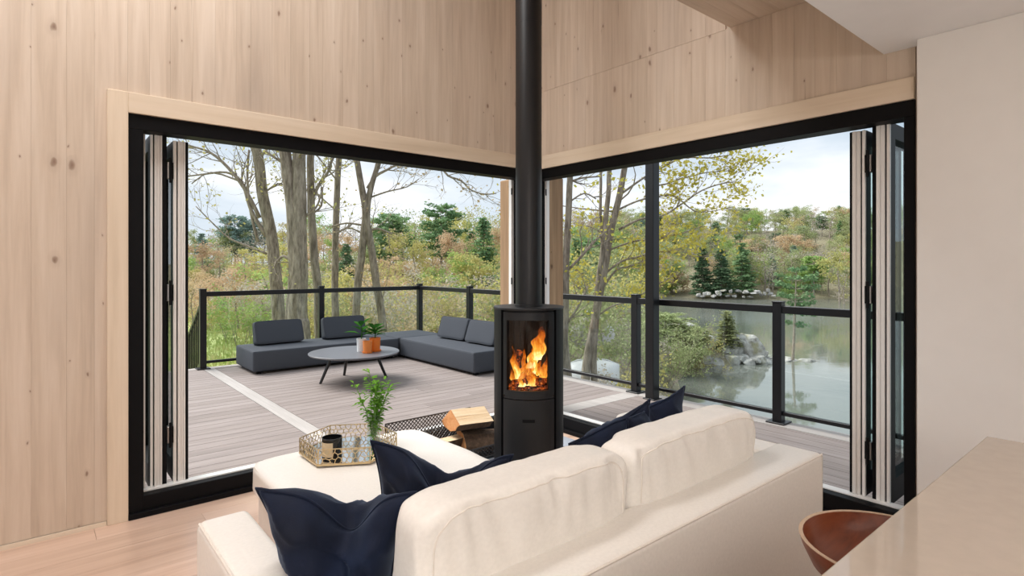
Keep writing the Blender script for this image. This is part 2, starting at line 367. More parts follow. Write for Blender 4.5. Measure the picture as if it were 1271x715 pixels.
def ember():
    m = M('glowing_embers'); f = m.noise(m.pos(local=True), 45, 4, .7)
    c = m.ramp(f, [(.40, (.02, .012, .01, 1)), (.58, (.9, .12, .01, 1)), (.75, (1, .45, .08, 1))])
    em = m.n('ShaderNodeEmission'); m.l(c, em.inputs[0]); m.l(m.ramp(f, [(.45, (.0, .0, .0, 1)), (.7, (1, 1, 1, 1))]), em.inputs[1])
    b = m.n('ShaderNodeBsdfDiffuse'); b.inputs[0].default_value = (.03, .02, .016, 1); a = m.n('ShaderNodeAddShader'); m.l(b.outputs[0], a.inputs[0]); m.l(em.outputs[0], a.inputs[1]); m.l(a.outputs[0], m.out.inputs[0])
    return m.m
EMBER = ember()

rnd = random.Random(7)
#==STRUCTURE==
# ================================================================== room shell
FH, DH = 2.312, 2.225                        # outer height of the black frames, underside of their heads
LX0 = -3.111                                 # left end of the left opening
RY0 = -2.955                                 # right end of the right opening
TOPZ, TW = 4.8, .12
def struct(name, bm, mat, label=None, parent=None, **k):
    o = obj(name, bm, mat, parent, **k)
    if parent is None: tag(o, label, None, None, 'structure')
    return o
bm = NB(); box(bm, -7.2, LX0, .012, .2, 0, TOPZ); box(bm, LX0, .2, .012, .2, FH, TOPZ)
WL = struct('wall_left', bm, PINE, 'pale timber board wall round the left folding door')
bm = NB(); box(bm, .012, .2, RY0, .012, FH, TOPZ); box(bm, .012, .2, -8, RY0, 0, TOPZ)
WR = struct('wall_right', bm, PINE, 'pale timber board wall above the right folding door')
# boards of the two walls, each a piece of its own
def boards(parent, a0, a1, z0f, ztop, axis, gap=.0006):
    a = a0
    while a < a1 - .005:
        w = rnd.choice((.09, .105, .12, .13, .145)); b = min(a + w, a1)
        if a1 - b < .04: b = a1
        for (z0, z1) in z0f((a + b) / 2):
            t = rnd.uniform(0, .0006)
            if axis == 'x': unit_box('board', PINE, a, b - gap, -t, .012, z0, z1, parent)
            else: unit_box('board', PINE, -t, .012, a, b - gap, z0, z1, parent)
        a = b
boards(WL, -6.2, LX0, lambda m_: [(.025, TOPZ)], TOPZ, 'x')
boards(WL, LX0, 0, lambda m_: [(FH, TOPZ)], TOPZ, 'x')
boards(WR, RY0, 0, lambda m_: [(FH, 3.0085), (3.0105, TOPZ)] if m_ > -1.92 else [(FH, 3.012)], TOPZ, 'y')
# light base strip at the foot of the left wall
bm = NB(); box(bm, -6.2, -3.211, -.012, .0, 0, .022); struct('baseboard_left', bm, TRIM_X, 'thin pale strip along the foot of the left wall')
bm = NB(); box(bm, -7.2, .2, -8, .2, TOPZ, TOPZ + .15); struct('ceiling', bm, PINE_X, 'high timber ceiling over the living space')
# timber loft slab, its boards, and the white dropped soffit of the kitchen
bm = NB(); box(bm, -7.2, 0, -8, -1.924, 3.035, 3.25); LF = struct('ceiling_loft', bm, PINE_X, 'pale timber loft slab above the kitchen edge')
y = -2.9; 
while y < -1.93:
    w = rnd.choice((.10, .12, .14)); y2 = min(y + w, -1.924); unit_box('board', PINE_X, -7.2, 0, y, y2 - .001, 3.013, 3.035, LF); y = y2
bm = NB(); box(bm, -7.2, 0, -8, -2.812, 2.585, 3.010); struct('ceiling_soffit', bm, CEILW, 'white dropped kitchen ceiling at upper right')
bm = NB(); box(bm, -.11, .0, -8, -2.99, 0, 2.585, .004, 2); struct('wall_side', bm, WHITE, 'plain white wall beside the right folding door')
# back walls of the room (behind the camera); wide openings added for fill daylight
bm = NB(); box(bm, -7.4, -7.2, -8, .2, 0, .5); box(bm, -7.4, -7.2, -8, -5.9, .5, TOPZ); box(bm, -7.4, -7.2, -5.9, .2, 2.6, TOPZ); box(bm, -7.4, -7.2, -.6, .2, .5, 2.6); box(bm, -7.4, -7.2, -3.3, -3.1, .5, 2.6)
struct('wall_back', bm, WHITE, 'white wall with windows behind the camera')
bm = NB(); box(bm, -7.4, .2, -8.2, -8, 0, .9); box(bm, -7.4, .2, -8.2, -8, 2.3, TOPZ); box(bm, -7.4, -6, -8.2, -8, .9, 2.3); box(bm, -1, .2, -8.2, -8, .9, 2.3); box(bm, -3.6, -3.4, -8.2, -8, .9, 2.3)
struct('wall_kitchen', bm, WHITE, 'white kitchen wall with windows behind the camera')
# floor of long planks
bm = NB(); box(bm, -7.2, .0, -8, .02, -.06, -.012); FLR = struct('floor', bm, FLOOR, 'pale oak plank floor')
y = 0.0
while y > -8:
    x = -7.2 - rnd.uniform(0, 1.5)
    while x < 0:
        l = rnd.uniform(1.6, 2.3); a, b = max(x, -7.2), min(x + l, 0)
        if b > a + .02: unit_box('plank', FLOOR, a, b - .0015, y - .178 + .0012, y, -.012, rnd.uniform(-.0005, 0), FLR)
        x += l
    y -= .178
# pale casings round the doors
bm = NB(); box(bm, LX0 - .098, LX0, -.022, .0, 0, FH + .115, .002, 1); struct('trim_1', bm, TRIM_Z, 'upright pale casing at the left of the left door')
bm = NB(); box(bm, LX0, .0, -.022, .0, FH, FH + .115, .002, 1); struct('trim_2', bm, TRIM_X, 'pale head casing over the left door')
bm = NB(); box(bm, -.022, .0, RY0, -.022, FH, FH + .115, .002, 1); struct('trim_3', bm, TRIM_Y, 'pale head casing over the right door')

# ================================================================== folding doors
D1 = thing('door_1', (0, 0, 0), 'left black folding door, open, panels stacked at its left', None, kind='structure')
D2 = thing('door_2', (0, 0, 0), 'right black folding door, open, panels stacked at its right', None, kind='structure')
bm = NB(); box(bm, LX0, .12, -.006, .12, DH, FH, .003, 1); obj('head_track', bm, BLACK, D1)
bm = NB(); box(bm, LX0, LX0 + .075, -.006, .12, 0, DH, .003, 1); obj('jamb', bm, BLACK, D1)
bm = NB(); box(bm, LX0, .0, -.002, .12, 0, .118, .003, 1); box(bm, LX0, -.02, -.028, .0, 0, .034, .004, 2); obj('sill', bm, BLACK, D1)
bm = NB(); box(bm, LX0 + .075, -.1, .06, .12, .118, .126); obj('sill_track', bm, ALUL, D1)
bm = NB(); box(bm, -.15, .12, -.02, .12, .118, DH, .003, 1); obj('corner_post', bm, BLACK, D1)
bm = NB(); box(bm, -.006, .12, RY0, -.02, DH, FH, .003, 1); obj('head_track', bm, BLACK, D2)
bm = NB(); box(bm, -.006, .12, RY0, RY0 + .05, 0, DH, .003, 1); obj('jamb', bm, BLACK, D2)
bm = NB(); box(bm, -.002, .12, RY0, -.02, 0, .128, .003, 1); box(bm, -.028, .0, RY0, -.03, 0, .034, .004, 2); obj('sill', bm, BLACK, D2)
bm = NB(); box(bm, .06, .12, RY0 + .05, -.03, .128, .134); obj('sill_track', bm, ALUL, D2)
# pale screen channels beside the corner post, with small latches
for P_, nm, bx, la in ((D1, 'screen_channel', (-.178, -.15, .115, .15), [(-.182, -.172, .108, .115)]), (D2, 'screen_channel', (.115, .15, -.045, -.02), [(.108, .115, -.045, -.035)])):
    bm = NB(); box(bm, *bx, .02, DH + .02); sc_ = obj(nm, bm, ALUL, P_)
    for z in (.75, 1.30, 2.12):
        bm = NB(); box(bm, la[0][0], la[0][1], la[0][2], la[0][3], z - .03, z + .03); obj('latch', bm, BLACK, sc_)
def folded_panel(door, a0, a1, z0, z1, axis, faces):
    """one leaf standing at right angles to the wall; a0..a1 is its thickness along the wall, 'faces' its edge profiles"""
    D0, DL = .10, .72
    def bx(bm, u0, u1, v0, v1, za, zb, b=0):
        if axis == 'x': box(bm, u0, u1, v0, v1, za, zb, b, 1)
        else: box(bm, v0, v1, u0, u1, za, zb, b, 1)
    st = .085
    bm = NB()
    bx(bm, a0, a1, D0 + .012, D0 + st, z0, z1); bx(bm, a0, a1, DL - st, DL, z0, z1); bx(bm, a0, a1, D0 + st, DL - st, z0, z0 + .13); bx(bm, a0, a1, D0 + st, DL - st, z1 - .085, z1)
    p = obj('folding_panel', bm, BLACK, door)
    for (f0, f1, m_, out) in faces:
        bm = NB(); bx(bm, a0 + f0, a0 + f1, D0 - out, D0 + .014, z0, z1, .0015); obj('edge_profile', bm, m_, p)
    mid = (a0 + a1) / 2
    bm = NB(); bx(bm, mid - .012, mid + .012, D0 + st - .01, DL - st + .01, z0 + .12, z1 - .075); obj('glass_pane', bm, DGLASS, p)
    return p
def hinges(panel, a0, a1, axis, zs):
    for z in zs:
        for s, w in ((-1, .5), (1, .5)):
            bm = NB(); m_ = (a0 + a1) / 2
            if s < 0: q = (a0, m_ - .003, .085, .125)
            else: q = (m_ + .003, a1, .085, .125)
            if axis == 'x': box(bm, q[0], q[1], q[2], q[3], z - .05, z + .05, .002, 1)
            else: box(bm, q[2], q[3], q[0], q[1], z - .05, z + .05, .002, 1)
            obj('hinge_leaf', bm, STEEL if s < 0 else BLACK, panel)
        bm = NB()
        c_ = ((m_, .08, z) if axis == 'x' else (.08, m_, z)); tube(bm, [(c_[0], c_[1], z - .075), (c_[0], c_[1], z + .075)], .008, 8); obj('hinge_pin', bm, BLACK, panel)
a = folded_panel(D1, -2.990, -2.905, .105, 2.225, 'x', [(.0, .013, ALUL, .004), (.020, .034, ALU, .008), (.034, .050, ALU, .002), (.050, .060, ALU, .010), (.060, .085, BLACK, .0)])
folded_panel(D1, -2.871, -2.790, .125, 2.205, 'x', [(.0, .017, ALU, .004), (.024, .040, ALU, .008), (.040, .054, ALU, .002), (.054, .064, ALU, .009), (.064, .081, BLACK, .0)])
hinges(a, -2.905, -2.871, 'x', (.42, 1.28, 2.02))
b = folded_panel(D2, -2.690, -2.608, .135, 2.215, 'y', [(.066, .082, BLACK, .0), (.046, .066, ALU, .008), (.026, .046, ALU, .002), (.0, .016, ALUL, .004)])
folded_panel(D2, -2.812, -2.724, .120, 2.240, 'y', [(.066, .088, BLACK, .0), (.046, .066, ALUL, .008), (.026, .046, ALUL, .003), (.0, .016, ALUL, .004)])
hinges(b, -2.724, -2.690, 'y', (.40, 1.28, 2.02))
# grey channel with dark clips between jamb and first leaf of the left door
bm = NB(); box(bm, LX0 + .078, LX0 + .096, .10, .30, .11, DH); obj('jamb_channel', bm, ALU, D1)

# ================================================================== outside structure: deck, corner post, ground, pond
DZ = -.03
bm = NB(); box(bm, -4.8, 1.90, .125, 5.22, -.30, DZ - .026); box(bm, .125, 1.90, -7, .125, -.30, DZ - .026)
DK = struct('deck', bm, plain('dark_deck_frame', (.03, .028, .026, 1), .9), 'grey composite board deck wrapping the corner')
y = .345
while y < 5.08:
    y2 = min(y + .145, 5.1)
    unit_box('deck_board', DECKX, -4.8, -1.707, y, y2 - .006, DZ - .026, DZ, DK)
    xs = -1.553; cut = rnd.uniform(-.9, 1.2)
    unit_box('deck_board', DECKX, xs, cut, y, y2 - .006, DZ - .026, DZ, DK); unit_box('deck_board', DECKX, cut + .003, 1.69, y, y2 - .006, DZ - .026, DZ, DK)
    y = y2
x = .335
while x < 1.67:
    x2 = min(x + .145, 1.692)
    cut = rnd.uniform(-3.6, -.6)
    unit_box('deck_board', DECKY, x, x2 - .006, -7, cut, DZ - .026, DZ, DK); unit_box('deck_board', DECKY, x, x2 - .006, cut + .003, .125, DZ - .026, DZ, DK)
    x = x2
unit_box('border_board', DECKB, -1.700, -1.559, .345, 5.22, DZ - .026, DZ + .001, DK)
unit_box('border_board', DECKB, -4.8, 1.69, .13, .339, DZ - .026, DZ + .001, DK)
unit_box('border_board', DECKB, .13, .329, -7, .124, DZ - .026, DZ + .001, DK)
unit_box('border_board', DECKB, 1.696, 1.915, -7, 5.22, DZ - .026, DZ + .001, DK)
unit_box('border_board', DECKB, -4.8, 1.69, 5.105, 5.235, DZ - .026, DZ + .001, DK)
unit_box('fascia_board', DECKB, 1.90, 1.925, -7, 5.24, -.30, DZ - .004, DK)
unit_box('fascia_board', DECKB, -4.8, 1.92, 5.22, 5.245, -.30, DZ - .004, DK)
bm = NB(); box(bm, .14, .52, .14, .68, DZ, 2.31, .012, 2)
tag(obj('timber_post', bm, TIMBER), 'thick weathered timber post standing on the deck outside the room corner', 'post')
bp = thing('steel_post', (1.70, -.06, DZ), 'tall black square steel post standing on the deck beyond the right door', 'post')
bm = NB(); box(bm, -.055, .055, -.055, .055, 0, 3.3, .006, 2); obj('shaft', bm, RAILB, bp)
bm = NB(); box(bm, -.075, .075, -.075, .075, 0, .012, .003, 1); obj('base_plate', bm, RAILB, bp)

def ss(a, b, x):
    t = min(max((x - a) / (b - a), 0), 1); return t * t * (3 - 2 * t)
def terr(c, d):
    q = 1.5 + .23 * d - c
    w = noise.noise(Vector((c * .11, d * .11, 3)))
    q += 1.6 * w
    z = -7.6 + 6.1 * ss(-2, 5.2, q) + 3.0 * ss(30, 140, d) * ss(0, 26, q)
    z = max(z, -7.9 + 2.9 * math.exp(-((c - 16.2) / 5.2) ** 2 - ((d - 50.5) / 2.6) ** 2))
    far = -7.9 + (9 + 15 * ss(-.02, .12, c / d if d > 1 else 0)) * ss(134, 262, d + 9 * noise.noise(Vector((c * .025, 0, 9)))+ max(0, c - 40) * .22)
    z = max(z, far)
    return z + .22 * noise.noise(Vector((c * .3, d * .3, 0))) * ss(6, 20, d)
V, Fc = [], []
na, nr = 170, 150
for i in range(nr + 1):
    r = 6.2 * (430 / 6.2) ** (i / nr)
    for k in range(na + 1):
        aa = R(-84 + 168 * k / na); c, d = r * math.sin(aa), r * math.cos(aa); x, y = camxy(c, d); V.append((x, y, terr(c, d)))
for i in range(nr):
    for k in range(na):
        q = i * (na + 1) + k; Fc.append((q, q + 1, q + na + 2, q + na + 1))
GR = tag(pyd('ground', V, Fc, GROUND, None, True), 'woodland ground falling from lawn to pond and rising to the far hill', None, None, 'structure')
xw, yw = camxy(120, 130)
bm = NB(); bmesh.ops.create_grid(bm, x_segments=2, y_segments=2, size=420); tag(obj('pond', bm, WATER, None, (xw, yw, -7.0)), 'still pond below the deck', None, None, 'structure')
#==OBJECTS==
# ================================================================== deck railings
RZ = 1.065
def post(par, x, y, zt=RZ + .03, zb=DZ):
    bm = NB(); box(bm, x - .042, x + .042, y - .042, y + .042, zb, zt, .003, 1); p = obj('post', bm, RAILB, par)
    bm = NB(); box(bm, x - .047, x + .047, y - .047, y + .047, zt, zt + .012, .003, 1); obj('post_cap', bm, RAILB, p)
    bm = NB(); box(bm, x - .085, x + .085, y - .085, y + .085, zb + .001, zb + .016, .003, 1); obj('base_plate', bm, RAILB, p)
def rail_run(par, a, b, fixed, axis):
    def bx(bm, v0, v1, z0, z1, hw, bev=.004):
        if axis == 'x': box(bm, v0, v1, fixed - hw, fixed + hw, z0, z1, bev, 1)
        else: box(bm, fixed - hw, fixed + hw, v0, v1, z0, z1, bev, 1)
    a += .042; b -= .042
    bm = NB(); bx(bm, a, b, RZ - .068, RZ, .035); obj('top_rail', bm, RAILB, par)
    bm = NB(); bx(bm, a, b, .045, .082, .022); obj('bottom_rail', bm, RAILB, par)
    bm = NB(); bx(bm, a + .02, b - .02, .082, RZ - .068, .004, 0); obj('glass_panel', bm, GLASS, par)
RX, RY = 1.83, 5.12
rb = thing('deck_railing', (0, 0, 0), 'black glass railing along the far deck edge behind the charcoal sofas', 'railing')
for x in (-1.70, .006): post(rb, x, RY)
rail_run(rb, -1.70, .006, RY, 'x'); rail_run(rb, .006, RX, RY, 'x')
rs = thing('deck_railing', (0, 0, 0), 'black glass railing along the pond side of the deck', 'railing')
ys = (5.12, 3.565, 1.95, .262, -1.392, -3.05, -4.7)
for y in ys: post(rs, RX, y)
for y1, y0 in zip(ys, ys[1:]): rail_run(rs, y0, y1, RX, 'y')
st = thing('stair_railing', (-1.70, 5.16, DZ), 'black baluster railing sloping down the steps from the deck corner post', 'railing')
sl = -.62
bm = NB(); tube(bm, [(0, .03, .93), (0, 2.6, .93 + sl * 2.57)], .026, 4); obj('handrail', bm, RAILB, st)
bm = NB(); tube(bm, [(0, .10, .07), (0, 2.6, .07 + sl * 2.5)], .018, 4); obj('bottom_rail', bm, RAILB, st)
for i in range(20):
    y = .14 + i * .12; bm = NB(); box(bm, -.009, .009, y - .009, y + .009, .05 + sl * (y - .1), .91 + sl * (y - .03)); obj('baluster', bm, RAILB, st)

# ================================================================== soft shapes
def cpoint(q, sx, sy, sz, bulge=.3, wr=0.0, seed=0, taper=0.0, pleat=0.0, sag=0.0, crown=0.0):
    f = 1 + bulge * (1 - q.x * q.x) * (1 - q.z * q.z)
    x, y, z = q.x * sx / 2, q.y * sy / 2 * f * (1 - taper * (q.z + 1) / 2), q.z * sz / 2
    if sag: z += sag * (1 - q.x * q.x) * max(0, q.z)
    if crown and q.z > 0: z += crown * (1 - q.x * q.x) * (1 - q.y * q.y)
    if pleat:
        a = math.exp(-((1 - q.z) / .8) ** 2) * (.35 + .65 * min(1, abs(q.y) * 1.3))
        w = noise.noise(Vector((x * 15 + seed + .9 * q.z, q.z * .8, seed))) + .5 * noise.noise(Vector((x * 31 + seed * 2, q.z * 1.5, seed)))
        y += (1 if q.y > 0 else -1) * min(1, abs(q.y) * 2) * pleat * a * w * (1 - .75 * ss(.80, .97, q.z))
        z += pleat * .18 * noise.noise(Vector((x * 13, 5 + seed, y * 8))) * max(0, q.z)
        x += .010 * noise.noise(Vector((seed, y * 6, z * 6))) * abs(q.x)
    if wr:
        d = noise.noise(Vector((x * 4 + seed, y * 4, z * 4))) * wr
        x += q.x * d; y += q.y * d; z += q.z * d
    return Vector((x, y, z))
def cushion_mesh(sx, sy, sz, k=7, n=18, **kw):
    bm = NB(); bmesh.ops.create_cube(bm, size=2); bmesh.ops.subdivide_edges(bm, edges=bm.edges, cuts=n, use_grid_fill=True)
    for v in bm.verts:
        p = v.co; l = (abs(p.x) ** k + abs(p.y) ** k + abs(p.z) ** k) ** (1 / k); v.co = cpoint(p / l, sx, sy, sz, **kw)
    return bm
def seam_loop(bm, sx, sy, sz, k, yf, r=.0035, n=160, **kw):
    """welt that follows the cushion's own surface at a fixed share of its thickness"""
    pts = []; m_ = (1 - abs(yf) ** k) ** (1 / k)
    for i in range(n + 1):
        t = 2 * PI * i / n; c, s = math.cos(t), math.sin(t); l = (abs(c) ** k + abs(s) ** k) ** (1 / k); q = Vector((c / l * m_, yf, s / l * m_))
        pts.append(cpoint(q, sx, sy, sz, **kw) + Vector((q.x, 0, q.z)).normalized() * .001)
    tube(bm, pts, r, 5, False)

# ================================================================== ivory sofa
SX0, SX1, SY0, SY1 = -3.125, -.925, -2.868, -1.868
so_ = thing('sofa', (-2.025, -2.37, 0), 'large ivory leather sofa seen from behind, facing the stove', 'sofa')
ox, oy = 2.025, 2.37
def sbox(bm, x0, x1, y0, y1, z0, z1, bev, seg=4): box(bm, x0 + ox, x1 + ox, y0 + oy, y1 + oy, z0, z1, bev, seg)
bm = NB(); sbox(bm, SX0 + .15, SX1 - .15, SY0 + .15, SY1 + .0, .06, .27, .02); obj('seat_frame', bm, LEATH, so_, smooth=True)
def softbox(bm, x0, x1, y0, y1, z0, z1, bev, crown=.012):
    vv = box(bm, x0 + ox, x1 + ox, y0 + oy, y1 + oy, z0, z1, bev, 4)
bm = NB(); sbox(bm, SX0 + .01, SX1 - .0, SY0, SY0 + .20, .06, .645, .022); bk = obj('back_frame', bm, LEATH, so_, smooth=True)
bm = NB(); zt = .6445
tube(bm, [(SX0 + .02 + ox, SY0 + .004 + oy, zt - .006), (SX1 - .01 + ox, SY0 + .004 + oy, zt - .006), (SX1 - .01 + ox, SY0 + .004 + oy, .08)], .0045, 6); obj('piping', bm, SEAM, bk, smooth=True)
for x0, x1, z in ((SX0, SX0 + .155, .645), (SX1 - .18, SX1, .640)):
    bm = NB(); sbox(bm, x0, x1, SY0 + .10 if x0 > -2 else SY0 + .012, SY1, .06, z, .026, 5); a_ = obj('arm', bm, LEATH, so_, smooth=True)
    xs_ = x0 + .007 if x0 < -2 else x1 - .007
    bm = NB(); tube(bm, [(xs_ + ox, SY0 + .06 + oy, z - .007), (xs_ + ox, SY1 - .02 + oy, z - .007), (xs_ + ox, SY1 - .006 + oy, z - .03), (xs_ + ox, SY1 - .006 + oy, .08)], .0045, 6); obj('piping', bm, SEAM, a_, smooth=True)
for x in (SX0 + .535, SX1 - .56):
    bm = cushion_mesh(.92 if x < -2 else .94, .82, .20, 9, 12, bulge=0, wr=.006, seed=3)
    for v in bm.verts: v.co.z += .018 * (1 - (v.co.x / .46) ** 2) * (1 - (v.co.y / .41) ** 2) * (v.co.z > 0)
    obj('seat_cushion', bm, LEATH, so_, (x + ox, SY1 - .40 + oy, .365), smooth='all')
for i, (xc, w) in enumerate(((-2.408, .80), (-1.585, .84))):
    P_ = dict(bulge=.16, pleat=.022, seed=i * 7 + 2)
    c = obj('back_cushion', cushion_mesh(w, .178, .415, 6.5, 46, **P_), LEATH, so_, (xc + ox, -2.612 + oy, .645), (R(2), 0, 0), smooth='all')
    bm = NB(); seam_loop(bm, w, .178, .415, 6.5, -.90, .0028, **P_); seam_loop(bm, w, .178, .415, 6.5, .90, .0028, **P_); obj('piping', bm, SEAM, c, smooth='all')
for x in (SX0 + .12, SX1 - .12):
    for y in (SY0 + .12, SY1 - .12):
        bm = NB(); lathe(bm, [(0, 0), (.02, 0), (.028, .07), (0, .07)], 12, (x + ox, y + oy, 0)); obj('foot', bm, BLACK, so_, smooth=True)
ot = thing('ottoman', (-2.135, -1.13, 0), 'square ivory leather ottoman in front of the sofa carrying the tray', 'ottoman')
bm = NB(); box(bm, -.47, .47, -.44, .455, .05, .262, .03, 4); obj('base', bm, LEATH, ot, smooth=True)
bm = cushion_mesh(1.03, .98, .165, 10, 14, bulge=0, wr=.005, seed=8)
for v in bm.verts:
    if v.co.z > 0: v.co.z += .010 * (1 - (v.co.x / .515) ** 2) * (1 - (v.co.y / .49) ** 2)
oc = obj('cushion', bm, LEATH, ot, (0, 0, .325), smooth='all')
bm = NB(); pts = [(x, y, .064) for x, y in [(.505 * math.copysign(abs(math.cos(t)) ** .2, math.cos(t)), .482 * math.copysign(abs(math.sin(t)) ** .2, math.sin(t))) for t in [2 * PI * i / 96 for i in range(97)]]]
tube(bm, pts, .004, 5, False); obj('piping', bm, SEAM, oc, smooth='all')
for x in (-.4, .4):
    for y in (-.38, .38):
        bm = NB(); lathe(bm, [(0, 0), (.02, 0), (.026, .06), (0, .06)], 12, (x, y, 0)); obj('foot', bm, BLACK, ot, smooth=True)
OTZ = .4235

# ================================================================== navy scatter cushions
def pillow(w, h, t, chop=.0, seed=0, n=34, chw=.3, foldd=.05, cx=0.0, flare=.0):
    bm = NB(); G = {}
    def pt(u, v, s):
        e = max(0.0, (1 - abs(u) ** 2.4) * (1 - abs(v) ** 2.4))
        x = w / 2 * u * (1 - .10 * (1 - v * v)); z = h / 2 * v * (1 - .10 * (1 - u * u))
        x *= 1 - flare * (1 - v) / 2
        y = s * t / 2 * e ** .6
        top = max(0, (v + 1) / 2) ** 1.6
        g = math.exp(-((u - cx) / chw) ** 2)
        z -= chop * g * top * (1 - (.85 if s > 0 else .35) * e ** .5)
        y *= 1 - (.15 if s > 0 else .5) * g * top
        y += foldd * g * top * (1 if chop else 0)
        wv = noise.noise(Vector((x * 7 + seed, z * 7, s * 1.5 + seed))) * .028 + noise.noise(Vector((x * 19 + seed, z * 13, s + seed))) * .012
        rid = (max(0, .28 - abs(noise.noise(Vector((u * 2.0 + v * 1.2 + seed * 3, v * 1.1 - u * .6, s * 4.0)))))) * .10 - .012
        y += s * (wv + rid) * e ** .5
        return Vector((x, y, z))
    for s in (1, -1):
        for i in range(n + 1):
            for j in range(n + 1):
                u, v = -1 + 2 * i / n, -1 + 2 * j / n
                if s == -1 and (i in (0, n) or j in (0, n)): G[s, i, j] = G[1, i, j]
                else: G[s, i, j] = bm.verts.new(pt(u, v, s))
    for s in (1, -1):
        for i in range(n):
            for j in range(n):
                f = (G[s, i, j], G[s, i + 1, j], G[s, i + 1, j + 1], G[s, i, j + 1]); bm.faces.new(f if s == -1 else f[::-1])
    edge = [(-1 + 2 * i / n, -1) for i in range(n)] + [(1, -1 + 2 * i / n) for i in range(n)] + [(1 - 2 * i / n, 1) for i in range(n)] + [(-1, 1 - 2 * i / n) for i in range(n + 1)]
    return bm, [pt(u, v, 1) for u, v in edge]
def at_z(px, py, z):
    d = FOC * (EYE - z) / (py - HOR); return atd(px, py, d)
def put_pillow(label, tl, tr, lean, h, t, **k):
    """hangs the cushion from its two upper corners; lean tips its top towards the room"""
    X = (tr - tl); w = X.length; X.normalize(); Y = Vector((0, 0, 1)).cross(X).normalized(); Z = X.cross(Y)
    Z = (Z * math.cos(lean) - Y * math.sin(lean)).normalized(); Y = Z.cross(X)
    bm, ed = pillow(w, h, t, **k)
    o = obj('scatter_cushion', bm, NAVY, None, smooth='all')
    o.rotation_mode = 'QUATERNION'; o.rotation_quaternion = Matrix((X, Y, Z)).transposed().to_quaternion(); o.location = (tl + tr) / 2 - Z * h / 2
    bm = NB(); tube(bm, ed, .0045, 5, False); obj('piping', bm, NAVY, o, smooth='all')
    return tag(o, label, 'cushion', 'navy scatter cushions on the sofa')
put_pillow('navy cushion with a deep chop in the corner by the left sofa arm', at_z(318, 606, .85), at_z(516, 611, .84), R(14), .40, .24, chop=.13, seed=1, chw=.34, foldd=.03, cx=.12, flare=.42)
put_pillow('navy cushion with two high corners just behind the tray', at_z(460, 547, .85), at_z(637, 564, .80), R(10), .38, .20, chop=.19, seed=5, chw=.42, foldd=.0, cx=.12, flare=.25)
put_pillow('crumpled navy cushion lying low beside the stove end of the sofa', at_z(706, 551, .72), at_z(807, 495, .85), R(16), .36, .18, chop=.04, seed=9, chw=.3, foldd=.02, cx=.5)
put_pillow('navy cushion with one sharp raised corner nearest the right sofa end', at_z(778, 520, .80), at_z(850, 479, .86), R(8), .40, .15, chop=.03, seed=12, chw=.3)
#ENDPILLOWS

# ================================================================== tray, candle, vase
tr = thing('tray', (-2.19, -.90, OTZ), 'hexagonal gold fretwork tray on the ivory ottoman', 'tray')
TR, TH = .258, .088
hexp = [(TR * math.cos(R(30 + 60 * k)), TR * math.sin(R(30 + 60 * k))) for k in range(6)]
bm = NB(); f1 = [bm.verts.new((x, y, .004)) for x, y in hexp]; f2 = [bm.verts.new((x, y, .011)) for x, y in hexp]; bm.faces.new(f1[::-1]); bm.faces.new(f2)
for k in range(6): bm.faces.new((f1[k], f1[(k + 1) % 6], f2[(k + 1) % 6], f2[k]))
obj('mirror_base', bm, MIRR, tr)
for k in range(6):
    a, b = Vector(hexp[k] + (0,)), Vector(hexp[(k + 1) % 6] + (0,)); w = (b - a).length; dr = (b - a).normalized()
    P3 = lambda u, z: a + dr * u + Vector((0, 0, z))
    bm = NB()
    for z, r in ((.006, .0065), (TH - .003, .0032)): tube(bm, [P3(0, z), P3(w, z)], r, 4)
    tube(bm, [P3(.002, 0), P3(.002, TH)], .0035, 4)
    fr = obj('side_frame', bm, GOLD, tr)
    bm = NB(); s_ = .0165; rr = random.Random(40 + k); J = {}
    def jit(i, j, which):
        key = (i, j, which)
        if key not in J: J[key] = (rr.uniform(-.006, .006), rr.uniform(-.006, .006))
        return J[key]
    def hv(i, j, which):
        cx_ = (i + .5 * (j % 2)) * s_ * 1.732; cz_ = j * s_ * 1.5
        dx, dz = ((0, s_), (.866 * s_, .5 * s_))[which]
        q = jit(i, j, which); return cx_ + dx + q[0], cz_ + dz + q[1]
    for i in range(-1, 11):
        for j in range(-1, 6):
            A = hv(i, j, 0); Bp = hv(i, j, 1)
            nx = hv(i - 1, j, 1)
            up = hv(i if j % 2 == 0 else i + 1, j + 1, 1); 
            E_ = [(A, Bp), (A, nx)]
            up2 = hv(i if j % 2 else i - 1, j + 1, 1)
            lo = (Bp, hv(i if j % 2 == 0 else i + 1, j - 1, 0))
            E_.append(lo)
            for (p, q) in E_:
                def cl(pp, qq):
                    t0, t1 = 0, 1
                    for c0, c1, lo_, hi_ in ((pp[0], qq[0], .0, w), (pp[1], qq[1], .006, TH - .003)):
                        d_ = c1 - c0
                        if abs(d_) < 1e-9:
                            if c0 < lo_ or c0 > hi_: return None
                            continue
                        a_, b_ = (lo_ - c0) / d_, (hi_ - c0) / d_
                        if a_ > b_: a_, b_ = b_, a_
                        t0, t1 = max(t0, a_), min(t1, b_)
                    if t1 - t0 < .05: return None
                    return (pp[0] + (qq[0] - pp[0]) * t0, pp[1] + (qq[1] - pp[1]) * t0), (pp[0] + (qq[0] - pp[0]) * t1, pp[1] + (qq[1] - pp[1]) * t1)
                if abs(p[0] - q[0]) + abs(p[1] - q[1]) > .05: continue
                c_ = cl(p, q)
                if c_: tube(bm, [P3(*c_[0]), P3(*c_[1])], .0024, 4)
    obj('fretwork', bm, GOLD, fr)
cj = thing('candle_jar', (-2.312, -.965, OTZ + .0115), 'short black candle jar with a tan label in the gold tray', 'candle')
bm = NB(); lathe(bm, [(0, 0), (.050, 0), (.052, .004), (.052, .105), (.048, .105), (.047, .075), (0, .075)], 40); obj('jar', bm, JARB, cj, smooth=True)
